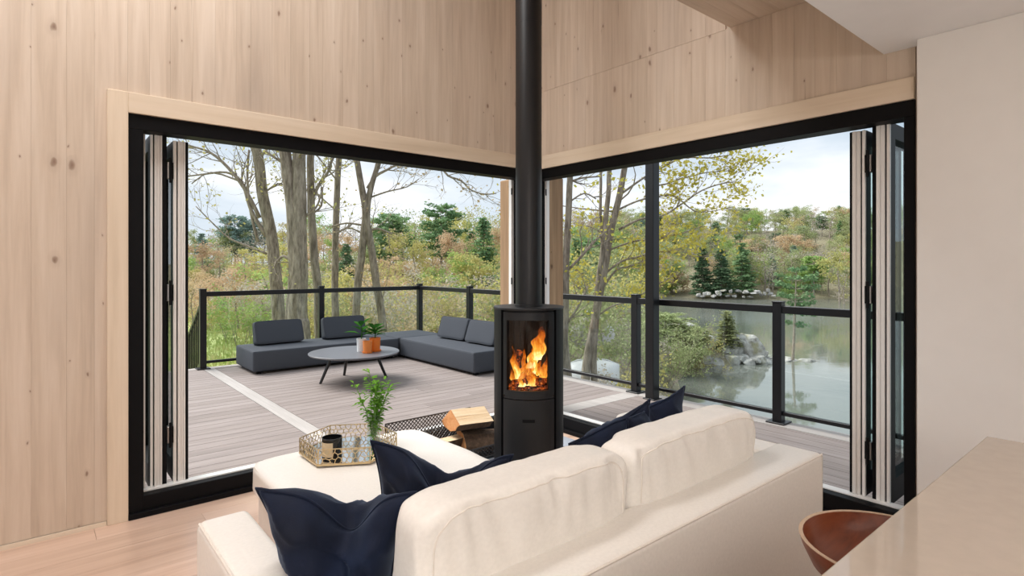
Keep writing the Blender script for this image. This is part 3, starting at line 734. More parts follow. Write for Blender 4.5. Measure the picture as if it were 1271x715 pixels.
bm = NB(); lathe(bm, [(0, .0751), (.0465, .0751)], 32); obj('wax', bm, WAX, cj)
bm = NB(); arc(bm, -92, -12, .0522, .0530, .012, .086, 18); obj('label', bm, PAPER, cj, rot=(0, 0, R(-6)), smooth=True)
vz = thing('glass_vase', (-2.06, -.935, OTZ + .0115), 'clear glass vase in the gold tray holding green sprigs', 'vase')
bm = NB(); lathe(bm, [(0, 0), (.034, 0), (.037, .01), (.038, .18), (.0355, .18), (.0345, .014), (0, .012)], 32); obj('glass', bm, VGLASS, vz, smooth=True)
sp = thing('sprig_bunch', (-2.06, -.935, OTZ + .025), 'bunch of small-leaved green sprigs standing in the glass vase', 'plant')
def leaf_quad(bm, p, d, l, wd, up=Vector((0, 0, 1)), fold=.15, seg=2):
    d = d.normalized(); s = d.cross(up)
    if s.length < .01: s = d.orthogonal()
    s.normalize(); nrm = s.cross(d)
    rows = [(0, .12), (.35, .9), (.7, .8), (1.0, .06)]
    pv = None
    for t, q in rows:
        dn = d * (l * t) - nrm * (l * .25 * t * t) 
        row = [bm.verts.new(p + dn - s * wd / 2 * q + nrm * fold * wd * q), bm.verts.new(p + dn), bm.verts.new(p + dn + s * wd / 2 * q + nrm * fold * wd * q)]
        if pv:
            bm.faces.new((pv[0], pv[1], row[1], row[0])); bm.faces.new((pv[1], pv[2], row[2], row[1]))
        pv = row
rr = random.Random(3)
for k in range(9):
    a = rr.uniform(0, 2 * PI); lean = rr.uniform(.02, .11); hgt = rr.uniform(.25, .37) if k else .40
    pts = [Vector((.012 * math.cos(a + 2), .012 * math.sin(a + 2), 0))]
    for i in range(1, 8):
        t = i / 7; pts.append(Vector((lean * t ** 1.4 * math.cos(a), lean * t ** 1.4 * math.sin(a), hgt * t)) + Vector((rr.uniform(-.004, .004), rr.uniform(-.004, .004), 0)))
    bm = NB(); tube(bm, pts, [.0022] * 7 + [.001], 5); stm = obj('stem', bm, SPRIG, sp)
    bm = NB()
    for i in range(56):
        t = rr.uniform(.12, 1); j = min(int(t * 7), 6); p = pts[j].lerp(pts[j + 1], t * 7 - j)
        az = rr.uniform(0, 2 * PI); dv = Vector((math.cos(az), math.sin(az), rr.uniform(-.1, .9)))
        off = dv.normalized() * rr.uniform(.002, .03) * (t > .3)
        leaf_quad(bm, p + off, dv, rr.uniform(.026, .044) * (.75 if t < .4 else 1), rr.uniform(.016, .024))
    tag(obj('leaves', bm, SPRIG, stm, recalc=False), kind='stuff')

# ================================================================== stove
TS = R(-41.5)
sv = thing('wood_stove', (-.955, -1.0, .010), 'round black wood stove with a curved glass door and burning fire', 'stove', None, TS)
sr = .230
bm = NB(); lathe(bm, [(0, .0), (.205, .0), (.205, .03), (0, .03)], 48); obj('plinth', bm, STOVE, sv, smooth=True)
for a0, a1 in ((50, 118), (-118, -50)):
    bm = NB(); arc(bm, a0, a1, .170, .2335, .012, 1.146, 18); obj('side_panel', bm, STOVE, sv, smooth=True)
bm = NB(); arc(bm, 118, 242, .20, .226, .012, 1.146, 24); obj('back_panel', bm, STOVE, sv, smooth=True)
bm = NB(); lathe(bm, [(.0, 1.146), (.236, 1.146), (.238, 1.149), (.238, 1.157), (.236, 1.160), (0, 1.160)], 64); obj('top_plate', bm, STOVEG, sv, smooth=True)
bm = NB(); arc(bm, -46.5, 46.5, .150, .222, 1.122, 1.146, 20); obj('vent_strip', bm, STOVE, sv, smooth=True)
dr_ = NB()
arc(dr_, -46, 46, .212, .229, 1.082, 1.132, 24); arc(dr_, -46, 46, .212, .229, .578, .632, 24); arc(dr_, -46, -38.5, .212, .229, .632, 1.082, 4); arc(dr_, 34.5, 46, .212, .229, .632, 1.082, 5)
dn = obj('door', dr_, STOVEG, sv, smooth=True)
bm = NB(); arc(bm, -38.5, 34.5, .2135, .2165, .632, 1.082, 24); obj('door_glass', bm, SGLASS, dn, smooth=True)
bm = NB(); arc(bm, -46.5, 46.5, .20, .2275, .032, .572, 24); lw = obj('lower_panel', bm, STOVEG, sv, smooth=True)
bm = NB(); arc(bm, -10, 10, .2265, .2285, .432, .452, 8); obj('handle_slot', bm, BLACK, lw)
# firebox liner
bm = NB()
box(bm, -.150, .150, .085, .10, .60, 1.12); box(bm, -.165, -.150, -.15, .10, .60, 1.12); box(bm, .150, .165, -.15, .10, .60, 1.12); box(bm, -.165, .165, -.17, .10, .585, .60); box(bm, -.165, .165, -.16, .10, 1.10, 1.12)
for i in range(7): box(bm, -.14 + i * .042, -.104 + i * .042, .078, .087, .62, 1.06, .003, 1)
obj('firebox', bm, FIREB, sv)
bm = NB(); bmesh.ops.create_grid(bm, x_segments=26, y_segments=18, size=.5)
for v in bm.verts: v.co = Vector((v.co.x * .29, -.04 + v.co.y * .22, .612 + .018 * noise.noise(v.co * 14)))
obj('ember_bed', bm, EMBER, sv)
def rough_log(bm, a, b, r, seed, n=10):
    pts = [a.lerp(b, i / 6) for i in range(7)]; tube(bm, pts, [r * (1 + .15 * noise.noise(Vector((i * .9, seed, 1)))) for i in range(7)], n)
    for v in bm.verts: v.co += Vector((noise.noise(v.co * 40 + Vector((seed, 0, 0))), noise.noise(v.co * 40 + Vector((0, seed, 0))), noise.noise(v.co * 40 + Vector((0, 0, seed))))) * r * .18
for a, b, r in (((-.11, -.07, .645), (.09, .0, .66), .030), ((-.10, .03, .65), (.11, -.06, .66), .028), ((-.03, -.09, .66), (.02, .06, .72), .026), ((-.105, .0, .66), (-.06, -.02, .86), .022)):
    bm = NB(); rough_log(bm, Vector(a), Vector(b), r, a[0] * 50); obj('burning_log', bm, EMBER, sv, smooth='all')
def tongue(p, h, r, lean, seed, squash=.55):
    bm = NB(); n, m_ = 12, 18; rings = []
    for i in range(m_ + 1):
        t = i / m_
        rad = r * (math.sin(PI * min(1, t * .82 + .16)) ** .8) * (1 - t) ** .45 + .0006
        cx_ = lean[0] * t + .022 * noise.noise(Vector((t * 3.2, seed, 0))) * t * h / .1; cy = lean[1] * t + .014 * noise.noise(Vector((t * 3, seed, 7))) * t
        ring = []
        for k in range(n):
            a = 2 * PI * k / n; q = rad * (1 + .55 * noise.noise(Vector((math.cos(a) * 1.3 + seed, math.sin(a) * 1.3, t * 5))))
            ring.append(bm.verts.new((p[0] + cx_ + q * math.cos(a), p[1] + cy + q * math.sin(a) * squash, p[2] + h * t)))
        rings.append(ring)
    for a, b in zip(rings, rings[1:]):
        for k in range(n): bm.faces.new((a[k], a[(k + 1) % n], b[(k + 1) % n], b[k]))
    bm.faces.new(rings[0][::-1]); bm.faces.new(rings[-1])
    obj('flame', bm, FLAME, sv, smooth='all')
for q in (((-.02, -.02, .66), .16, .055, (.03, 0), 1), ((.01, .0, .74), .25, .045, (.085, .0), 2), ((.055, -.01, .80), .24, .055, (.045, .01), 3), ((-.07, -.03, .67), .24, .028, (-.045, 0), 4), ((-.095, -.02, .63), .13, .026, (-.015, 0), 5),
          ((.085, -.03, .64), .20, .030, (.035, 0), 6), ((.03, -.05, .63), .12, .035, (-.02, 0), 7), ((-.05, -.07, .63), .13, .04, (.03, 0), 8), ((.07, .03, .66), .15, .024, (.0, 0), 9), ((-.01, -.08, .64), .10, .035, (.05, 0), 10), ((.03, .01, .70), .22, .030, (.02, .02), 11), ((-.03, .03, .68), .20, .02, (.0, 0), 12)): tongue(*q)
fl = thing('flue_pipe', (-.955, -1.0, 1.170), 'matt dark grey flue pipe rising from the wood stove to the ceiling', 'flue', None, TS)
bm = NB(); lathe(bm, [(.0, 0), (.0885, 0), (.0885, 1.9), (.0, 1.9)], 48); obj('lower_section', bm, STOVEG, fl, smooth=True)
bm = NB(); lathe(bm, [(.0, 1.9), (.0895, 1.9), (.0895, TOPZ - 1.171), (.0, TOPZ - 1.171)], 48); obj('upper_section', bm, STOVEG, fl, smooth=True)
bm = NB(); lathe(bm, [(.0, 0), (.094, 0), (.094, .012), (.0885, .014), (0, .014)], 48); obj('collar', bm, STOVEG, fl, smooth=True)
bm = NB(); box(bm, -1.60, -.11, -1.45, -.095, .0, .009, .003, 1); tag(obj('hearth_plate', bm, HEARTH), 'pale grey hearth plate under the wood stove', 'hearth')

# ================================================================== log basket and firewood
lb = thing('log_basket', (-1.23, -.36, .0095), 'dark woven wire log basket behind the ottoman holding firewood', 'basket')
BW, BD, BH = .37, .17, .302
def grid_panel(bm, o, u, v, nu, nv, diag=True, r=.0045):
    U, Vv = u.length, v.length; un, vn = u.normalized(), v.normalized(); s = .030
    if diag:
        k = -Vv
        while k < U:
            for sg in (1, -1):
                t0, t1 = max(0, -k), min(Vv, U - k)
                if t1 > t0 + .005:
                    a, b = (k + t0, t0), (k + t1, t1)
                    if sg < 0: a, b = (U - a[0], a[1]), (U - b[0], b[1])
                    tube(bm, [o + un * a[0] + vn * a[1], o + un * b[0] + vn * b[1]], r, 4)
            k += s
panels = (((-BW, BD, .02), (2 * BW, 0, 0), (0, .0, BH - .02), 'back_mesh'), ((-BW, -BD, .02), (2 * BW, 0, 0), (0, 0, .075), 'front_mesh'), ((-BW, -BD, .02), (0, 2 * BD, 0), (0, 0, .075), 'end_mesh'), ((-BW, -BD, .02), (2 * BW, 0, 0), (0, 2 * BD, 0), 'bottom_mesh'))
for o_, u_, v_, nm in panels:
    bm = NB(); grid_panel(bm, Vector(o_), Vector(u_), Vector(v_), 0, 0); tag(obj(nm, bm, MESHM, lb), kind='stuff')
bm = NB()
for pts in ([(-BW, BD, BH), (BW, BD, BH), (BW, BD, .02), (-BW, BD, .02), (-BW, BD, BH)], [(-BW, -BD, .095), (BW, -BD, .095), (BW, -BD, .02), (-BW, -BD, .02), (-BW, -BD, .095)], [(BW, BD, BH), (BW, .06, .10), (BW, -BD, .095)], [(-BW, BD, BH), (-BW, .06, .10), (-BW, -BD, .095)], [(BW, BD, .02), (BW, -BD, .02)], [(-BW, BD, .02), (-BW, -BD, .02)]):
    for a, b in zip(pts, pts[1:]): tube(bm, [a, b], .006, 6)
for x in (-BW, BW):
    for y in (-BD, BD): tube(bm, [(x, y, .02), (x, y, .0)], .007, 6)
obj('frame', bm, MESHM, lb)
def firewood(label, loc, rot, ln, r, a0, a1, seed):
    """split wedge lying along local X"""
    rg = random.Random(seed); n = 8; prof = [(0, 0)] + [(r * (1 + rg.uniform(-.05, .05)) * math.cos(R(a0 + (a1 - a0) * i / n)), r * (1 + rg.uniform(-.05, .05)) * math.sin(R(a0 + (a1 - a0) * i / n))) for i in range(n + 1)]
    cy = sum(p[0] for p in prof) / len(prof); cz = sum(p[1] for p in prof) / len(prof); prof = [(a - cy, b - cz) for a, b in prof]
    root = thing('firewood_log', loc, label, 'log', 'split logs in the wire basket'); root.rotation_euler = rot
    def rows(pr, xs, s=0):
        return [[Vector((x, p[0] * (1 + .06 * noise.noise(Vector((x * 8, seed, k)))), p[1] * (1 + .06 * noise.noise(Vector((x * 8, k, seed)))))) for k, p in enumerate(pr)] for x in xs]
    xs = [-ln / 2 + ln * i / 10 for i in range(11)]
    rw = rows(prof, xs); bm = NB(); vr = [[bm.verts.new(v) for v in r_] for r_ in rw]; m_ = len(prof)
    for a, b in zip(vr, vr[1:]):
        for k in range(m_): bm.faces.new((a[k], a[(k + 1) % m_], b[(k + 1) % m_], b[k]))
    obj('split_wood', bm, LOGW, root)
    for s, r_ in ((-1, rw[0]), (1, rw[-1])):
        bm = NB(); vv = [bm.verts.new(v + Vector((s * .001, 0, 0))) for v in r_]; bm.faces.new(vv); v2 = [bm.verts.new(v - Vector((s * .004, 0, 0))) for v in r_]
        for k in range(m_): bm.faces.new((vv[k], vv[(k + 1) % m_], v2[(k + 1) % m_], v2[k]))
        obj('cut_end', bm, LOGEND, root)
    bm = NB(); o1 = [[bm.verts.new(v + (v * Vector((0, 1, 1)) if False else Vector((0, v.y, v.z))).normalized() * .006) for v in r_[1:]] for r_ in rw]; i1 = [[bm.verts.new(Vector((v.x, v.y * .98, v.z * .98))) for v in r_[1:]] for r_ in rw]
    q = len(prof) - 1
    for A_ in (o1, i1):
        for a, b in zip(A_, A_[1:]):
            for k in range(q - 1): bm.faces.new((a[k], a[k + 1], b[k + 1], b[k]))
    obj('bark', bm, BARKL, root)
#LOGS
firewood('split log with an orange end lying on top at the stove end of the basket', (-1.00, -.355, .245), (R(-4), R(3), R(-4)), .30, .155, 215, 322, 2)
firewood('lower split log leaning out of the basket beside the hearth plate', (-.93, -.425, .135), (R(24), R(7), R(-12)), .31, .15, 40, 140, 5)
firewood('half hidden split log under the other two in the basket', (-1.20, -.33, .10), (0, R(0), R(4)), .36, .11, 180, 330, 8)
#ENDLOGS

# ================================================================== kitchen island and stool
ki = thing('kitchen_island', (-2.7, -4.2, 0), 'kitchen island with a glossy cream worktop in the near right corner', 'island')
bm = NB(); box(bm, -1.5, 1.487, -.95, .735, .88, .91, .003, 2); obj('worktop', bm, QUARTZ, ki)
bm = NB(); box(bm, -1.35, 1.42, -.92, .40, .08, .88); cb = obj('cabinet', bm, CABW, ki)
bm = NB(); box(bm, -1.3, 1.37, -.88, .35, .0, .08); obj('plinth', bm, BLACK, ki)
for k in range(4): bm = NB(); box(bm, -1.33 + k * .685, -.655 + k * .685, .40, .418, .10, .87, .002, 1); obj('front_panel', bm, CABW, ki)
sl_ = thing('bar_stool', (-1.79, -3.375, 0), 'reddish brown wooden stool with a bowl seat tucked at the island edge', 'stool')
bm = NB(); n = 48; prof = [(.0, .600), (.08, .602), (.14, .612), (.188, .640), (.212, .690), (.218, .712), (.208, .712), (.200, .695), (.176, .660), (.13, .640), (.07, .632), (0, .630)]
lathe(bm, prof, n); seat = obj('seat', bm, WALNUT, sl_, smooth=True)
bm = NB(); lathe(bm, [(.2085, .7115), (.2180, .7115), (.2186, .7138), (.2085, .7138), (.2085, .7115)], 48); obj('rim', bm, PLY, seat, smooth=True)
for k in range(4):
    a = R(45 + 90 * k); bm = NB(); tube(bm, [(.10 * math.cos(a), .10 * math.sin(a), .60), (.19 * math.cos(a), .19 * math.sin(a), 0)], [.016, .012], 10); obj('leg', bm, WALNUT, sl_, smooth=True)
bm = NB(); tube(bm, [(.162 * math.cos(R(7.5 * i)), .162 * math.sin(R(7.5 * i)), .2) for i in range(49)], .008, 6, False); obj('foot_ring', bm, BLACK, sl_, smooth='all')

# ================================================================== deck furniture
def dsofa(loc, w, d, label, h=.285):
    t = thing('outdoor_sofa', (loc[0], loc[1], DZ), label, 'sofa', 'low charcoal sofas on the deck')
    bm = NB(); box(bm, -w / 2, w / 2, -d / 2, d / 2, .035, h + .03, .03, 4); b_ = obj('seat_block', bm, CHAR, t, smooth=True)
    bm = NB(); z = h + .018
    tube(bm, [(-w / 2 + .008, -d / 2 + .008, z), (w / 2 - .008, -d / 2 + .008, z), (w / 2 - .008, d / 2 - .008, z), (-w / 2 + .008, d / 2 - .008, z), (-w / 2 + .008, -d / 2 + .008, z)], .004, 5, False); obj('piping', bm, CHAR, b_)
    for x in (-w / 2 + .1, w / 2 - .1):
        for y in (-d / 2 + .1, d / 2 - .1): bm = NB(); box(bm, x - .03, x + .03, y - .03, y + .03, 0, .036); obj('foot', bm, BLACK, t)
    return t
dsofa((-.20, 4.60), 2.18, .86, 'long low charcoal sofa block on the deck below the far railing')
dsofa((1.33, 3.22), .80, 2.02, 'low charcoal sofa block on the deck with its end towards the stove')
dsofa((1.33, 4.64), .84, .80, 'square charcoal corner block joining the two deck sofas')
def dcush(loc, rz, label, w=.66, h=.34, t=.17):
    root = tag(obj('back_cushion', cushion_mesh(w, t, h, 12, 16, bulge=.06, wr=.004, seed=loc[0], taper=.5), CHAR, None, loc, (R(-12), 0, rz), smooth='all'), label, 'cushion', 'charcoal back cushions on the deck sofas')
    bm = NB(); seam_loop(bm, w, t, h, 12, -.9, .004, bulge=.06, wr=.004, seed=loc[0], taper=.5); obj('piping', bm, CHAR, root, smooth='all')
CZ = DZ + .315 + .172
dcush((-.76, 4.80, CZ), R(3), 'charcoal back cushion at the open end of the long deck sofa', .70)
dcush((.25, 4.80, CZ), R(1), 'charcoal back cushion behind the potted plants', .70)
dcush((1.52, 3.52, CZ), R(-86), 'charcoal back cushion on the right deck sofa nearest its corner block', .68)
dcush((1.52, 2.78, CZ), R(-89), 'charcoal back cushion on the right deck sofa partly hidden by the stove', .68)
ct = thing('coffee_table', (-.40, 2.97, DZ), 'round dark grey coffee table with splayed black legs on the deck', 'table')
bm = NB(); lathe(bm, [(0, .338), (.50, .338), (.552, .352), (.560, .360), (.560, .368), (.556, .372), (0, .372)], 72); obj('table_top', bm, TABLE, ct, smooth=True)
bm = NB(); lathe(bm, [(0, .318), (.40, .318), (.44, .338), (0, .338)], 48); obj('under_frame', bm, TLEG, ct, smooth=True)
for k, a in enumerate((168, -8, 84)):
    a = R(a); bm = NB(); tube(bm, [(.28 * math.cos(a), .28 * math.sin(a), .33), (.42 * math.cos(a), .42 * math.sin(a), 0)], [.022, .016], 10); obj('leg', bm, TLEG, ct, smooth=True)
TZ = DZ + .3722
def pot(loc, r, h, mat, label, saucer=True):
    t = thing('plant_pot', (loc[0], loc[1], TZ), label, 'pot', 'pots on the deck coffee table')
    z0 = 0
    if saucer: bm = NB(); lathe(bm, [(0, 0), (r * 1.08, 0), (r * 1.2, .018), (r * 1.12, .018), (r * 1.05, .008), (0, .008)], 32); obj('saucer', bm, mat, t, smooth=True); z0 = .008
    bm = NB(); lathe(bm, [(0, z0), (r * .92, z0), (r, h * .92), (r * 1.04, h * .93), (r * 1.04, h), (r * .92, h), (r * .9, h * .88), (0, h * .88)], 36); obj('bowl', bm, mat, t, smooth=True)
    bm = NB(); lathe(bm, [(0, h * .89), (r * .9, h * .89)], 24); obj('soil', bm, SOIL, t)
pot((-.325, 2.93), .058, .165, WHITEG, 'white glazed plant pot at the left of the coffee table pots', False)
pot((-.325, 2.755), .056, .150, TERRA, 'small orange pot standing in front of the white pot')
pot((-.185, 2.83), .068, .175, ORANGE, 'larger bright orange pot at the right of the coffee table pots')
def plant(loc, z, label, nl, size, hgt, seed, blade=.55):
    rg = random.Random(seed); t = thing('house_plant', (loc[0], loc[1], z), label, 'plant', 'plants on the deck coffee table')
    bm = NB(); tube(bm, [(0, 0, 0), (.01, .005, hgt * .5), (0, .0, hgt * .8)], [.008, .006, .004], 6); obj('stem', bm, PLANT, t)
    for k in range(nl):
        a = k * 2.4 + rg.uniform(-.3, .3); zz = hgt * (.25 + .6 * k / nl); l = size * rg.uniform(.75, 1.1)
        bm = NB(); d = Vector((math.cos(a), math.sin(a), .25 + .9 * k / nl)); leaf_quad(bm, Vector((0, 0, zz)) + d.normalized() * .03, d, l, l * blade); tube(bm, [(0, 0, zz), Vector((0, 0, zz)) + d.normalized() * .034], .003, 4)
        obj('leaf', bm, PLANT, t, smooth='all', recalc=False)
plant((-.325, 2.93), TZ + .148, 'broad-leaved green plant rising from the white pot', 9, .17, .22, 5, .5)
plant((-.185, 2.83), TZ + .157, 'bushy dark green plant filling the larger orange pot', 16, .13, .15, 6, .75)
# ================================================================== trees
def grow(bm, rg, p, d, L_, r, lev, tips, droop=0.0, nseg=5, sides=5, kids=(3, 5), spread=(30, 62), shrink=.55, wander=.22, mind=None):
    pts, rad = [p.copy()], [r]; q = p.copy(); dd = d.normalized()
    for i in range(nseg):
        dd = (dd + Vector((rg.gauss(0, wander), rg.gauss(0, wander), rg.gauss(0, wander) + (.10 - droop)))).normalized()
        q = q + dd * (L_ / nseg); pts.append(q.copy()); rad.append(r * (1 - .8 * (i + 1) / nseg))
    tube(bm, pts, rad, sides if lev > 1 else (4 if lev == 1 else 3), False)
    if lev <= 1:
        for i in range(1, len(pts)): tips.append((pts[i], dd, lev))
    if lev > 0:
        for _ in range(rg.randint(*kids)):
            t = rg.uniform(.25, .98); j = min(int(t * nseg), nseg - 1); b = pts[j].lerp(pts[j + 1], t * nseg - j)
            ax = (pts[j + 1] - pts[j]).normalized(); s = ax.orthogonal().normalized(); s = Matrix.Rotation(rg.uniform(0, 2 * PI), 3, ax) @ s
            an = R(rg.uniform(*spread)); nd = ax * math.cos(an) + s * math.sin(an)
            grow(bm, rg, b, nd, L_ * shrink * rg.uniform(.7, 1.2), max(rad[j] * .55, .004), lev - 1, tips, droop, nseg, sides, kids, spread, shrink, wander)
def leaf_cloud(name, cen, size, mat, parent=None, seed=1, flat=0.0, aspect=1.5, jitter=.35):
    """many small leaves as one mesh"""
    g = np.random.default_rng(seed); c = np.asarray(cen, float); n = len(c)
    a = g.normal(size=(n, 3)); a /= np.linalg.norm(a, axis=1, keepdims=True); b = g.normal(size=(n, 3))
    if flat: a[:, 2] *= (1 - flat); b[:, 2] *= (1 - flat); a /= np.linalg.norm(a, axis=1, keepdims=True)
    b -= a * (a * b).sum(1, keepdims=True); b /= np.linalg.norm(b, axis=1, keepdims=True)
    s = size * (1 + jitter * g.uniform(-1, 1, size=(n, 1))); l = a * s * aspect / 2; w = b * s / 2
    v = np.stack([c - l, c + w * 1.0, c + l, c - w * 1.0], 1).reshape(-1, 3); f = np.arange(n * 4).reshape(n, 4)
    me = bpy.data.meshes.new(name); me.from_pydata(v.tolist(), [], f.tolist()); me.update()
    return link(name, me, mat, parent)
def smooth_path(pts, rad, k=4):
    out, rr_ = [], []
    for i in range(len(pts) - 1):
        p0, p1, p2, p3 = pts[max(i - 1, 0)], pts[i], pts[i + 1], pts[min(i + 2, len(pts) - 1)]
        for j in range(k):
            t = j / k
            out.append(.5 * ((2 * p1) + (p2 - p0) * t + (2 * p0 - 5 * p1 + 4 * p2 - p3) * t * t + (3 * p1 - p0 - 3 * p2 + p3) * t ** 3)); rr_.append(rad[i] * (1 - t) + rad[i + 1] * t)
    out.append(pts[-1]); rr_.append(rad[-1]); return out, rr_
def hero_tree(label, d, stems, limbs, nleaf, lsize, lmat, seed, base_drop=2.5, extra=7, twl=2.2, group='tall bare trees just beyond the deck', wmat=None):
    """stems/limbs: lists of (px, py, half width px[, depth offset]) turned into points in space at depth about d"""
    rg = random.Random(seed); wmat = wmat or BARK
    P0 = atd(stems[0][0][0], stems[0][0][1], d); root = thing('tree', (P0.x, P0.y, P0.z - base_drop), label, 'tree', group)
    org = Vector((P0.x, P0.y, P0.z - base_drop)); tips = []
    bw = NB(); bl = NB()
    for si, s in enumerate(stems):
        pts = [atd(q[0], q[1], d + (q[3] if len(q) > 3 else 0)) - org for q in s]; rad = [q[2] * d / FOC for q in s]
        if si == 0: pts = [Vector((pts[0].x - (pts[1].x - pts[0].x) * .2, pts[0].y - (pts[1].y - pts[0].y) * .2, 0))] + pts; rad = [rad[0] * 1.35] + rad
        top = pts[-1]; dr = (pts[-1] - pts[-2]).normalized()
        for k in range(1, 4): pts.append(top + dr * 1.5 * k + Vector((rg.uniform(-.2, .2), rg.uniform(-.2, .2), 0)) * k); rad.append(rad[-1] * .72)
        pp, rr_ = smooth_path(pts, rad)
        for i in range(len(pp)): pp[i] = pp[i] + Vector((noise.noise(pp[i] * .9 + Vector((seed, 0, 0))), noise.noise(pp[i] * .9 + Vector((0, seed, 0))), 0)) * .05
        tube(bw, pp, rr_, 12)
        for k in range(extra):
            j = rg.randint(len(pp) // 2, len(pp) - 2); az = rg.uniform(0, 2 * PI)
            grow(bl, rg, pp[j], Vector((math.cos(az), math.sin(az), rg.uniform(.2, .9))), twl * rg.uniform(.7, 1.3), max(rr_[j] * .3, .012), 2, tips, .02)
    for l in limbs:
        pts = [atd(q[0], q[1], d + (q[3] if len(q) > 3 else 0)) - org for q in l]; rad = [max(q[2] * d / FOC, .006) for q in l]
        pp, rr_ = smooth_path(pts, rad, 3); tube(bl, pp, rr_, 6)
        for k in range(len(pp) // 2 + 2):
            j = rg.randint(len(pp) // 4, len(pp) - 2); ax = (pp[j + 1] - pp[j]).normalized(); s_ = Matrix.Rotation(rg.uniform(0, 2 * PI), 3, ax) @ ax.orthogonal().normalized()
            grow(bl, rg, pp[j], ax * .8 + s_ * .7, twl * .5 * rg.uniform(.6, 1.2), max(rr_[j] * .5, .006), 1, tips, .0, spread=(25, 50))
        for j in range(len(pp) // 3, len(pp)): tips.append((pp[j], None, 0))
    obj('trunk', bw, wmat, root, smooth='all'); tag(obj('branches', bl, TWIG, root, smooth='all'), kind='stuff')
    if nleaf:
        cen = []
        for _ in range(nleaf):
            p = rg.choice(tips)[0]; cen.append((p.x + rg.gauss(0, .10), p.y + rg.gauss(0, .10), p.z + rg.gauss(0, .07)))
        tag(leaf_cloud('leaves', cen, lsize, lmat, root, seed, .3), kind='stuff')
    return root
hero_tree('bare grey tree with a single trunk leaning left beyond the far railing', 14.5, [[(348, 412, 8.5), (346, 395, 8), (341, 329, 7.2), (334, 285, 7), (328, 247, 6.6), (321, 205, 6.2), (315, 175, 6)]],
    [[(330, 293, 2.6), (312, 262, 2.2), (300, 226, 1.9), (281, 214, 1.5), (255, 216, 1.2), (232, 219, .9)], [(322, 270, 2.6), (304, 235, 2.2), (283, 208, 1.9), (262, 190, 1.6), (240, 182, 1.2), (225, 178, .9)],
     [(331, 315, 1.6), (306, 305, 1.3), (285, 296, 1.1), (268, 281, .9), (243, 256, .6)], [(320, 300, 1.8), (311, 262, 1.6), (307, 222, 1.4), (309, 186, 1.2)], [(327, 240, 1.3), (345, 228, 1.1), (355, 232, .7)], [(300, 226, 1.2), (262, 214, 1), (238, 228, .7)]], 500, .055, LF_YG, 11, extra=5)
hero_tree('thick grey forked tree with two tight trunks in the middle of the far railing', 13.2, [[(372, 412, 13), (370, 395, 12.5), (370, 340, 10.5), (372, 264, 8.5), (371.5, 215, 8), (371, 175, 7.6)], [(362, 405, 7), (365, 340, 8), (364, 275, 7.5), (360, 235, 7.2), (355, 200, 7), (351, 170, 6.8)]],
    [[(356, 205, 1.6), (340, 195, 1.4), (328, 186, 1.0)], [(371, 330, 2.0), (352, 318, 1.8), (345, 325, 1.3)], [(377, 270, 1.6), (392, 258, 1.3), (398, 243, .9)]], 320, .055, LF_YG, 12, extra=4)
hero_tree('slender bare tree close to the right of the thick forked trunk', 14.0, [[(397, 412, 5.5), (394, 355, 5.2), (389, 310, 5), (386, 247, 4.6), (386, 205, 4.3), (386, 178, 4.2)]], [[(387, 247, 2.2), (398, 226, 1.9), (408, 212, 1.6), (413, 192, 1.3)], [(388, 265, 1.4), (399, 255, 1.2), (400, 232, .9)], [(386, 240, 1.2), (372, 232, .9), (352, 230, .7)]], 420, .055, LF_YG, 13, extra=4)
hero_tree('thin straight bare tree standing alone between the two forked trees', 15.5, [[(415, 412, 4.6), (415.7, 388, 4.4), (416, 330, 4.2), (417, 280, 4), (419, 225, 3.7), (421, 180, 3.5)]], [[(417, 290, 1.3), (432, 283, 1.1), (447, 288, .8)], [(418, 262, 1.0), (402, 248, .8), (390, 236, .6)]], 300, .055, LF_YG, 14, extra=4)
hero_tree('bare tree with two crossing stems and a high fork beyond the sofas', 15.0, [[(438, 412, 5), (441, 389, 4.8), (450, 303, 4.6), (454, 266, 4.8), (450, 235, 4), (443, 203, 3.6), (440, 180, 3.4)], [(476, 412, 5.2), (473, 389, 5), (461, 312, 4.6), (455, 268, 4.2), (461, 232, 3.4), (468, 203, 2.8), (471, 180, 2.6)]],
    [[(456, 234, 2), (466, 219, 1.8), (480, 211, 1.5), (495, 203, 1.1)], [(456, 287, 1.6), (470, 284, 1.4), (487, 291, 1)], [(452, 280, 1.4), (430, 277, 1.1), (410, 282, .8)], [(460, 245, 1.2), (480, 238, 1), (505, 232, .7), (520, 222, .5)], [(466, 205, 1.4), (505, 190, 1.5), (540, 200, 1.4), (556, 218, 1.3), (572, 224, 1.2), (585, 236, .9), (602, 241, .8), (616, 240, .6)], [(473, 389, 1.6), (468, 370, 1.4), (462, 355, 1)]], 560, .055, LF_OR, 15, extra=5)
GP2 = 'half leafed trees on the bank beyond the right door'
hero_tree('pale slim tree right behind the timber post on the pond side', 9.6, [[(696, 500, 6.5), (700, 440, 5.5), (702, 386, 4.6), (704, 300, 4.2), (706, 240, 3.8), (707, 200, 3.6)], [(708, 500, 4.2), (704, 440, 4), (698, 380, 3.6), (693, 300, 3.3), (694, 220, 3)]],
    [[(706, 334, 2), (722, 318, 1.9), (735, 302, 1.8), (748, 291, 1.3)], [(708, 250, 1.2), (725, 240, 1), (740, 247, .8)], [(707, 226, 1.5), (722, 221, 1.1), (745, 219, .8)], [(705, 400, 1.8), (718, 380, 1.6), (730, 355, 1.1)]], 320, .05, LF_SPR, 21, 1.6, extra=3, twl=1.3, group=GP2)
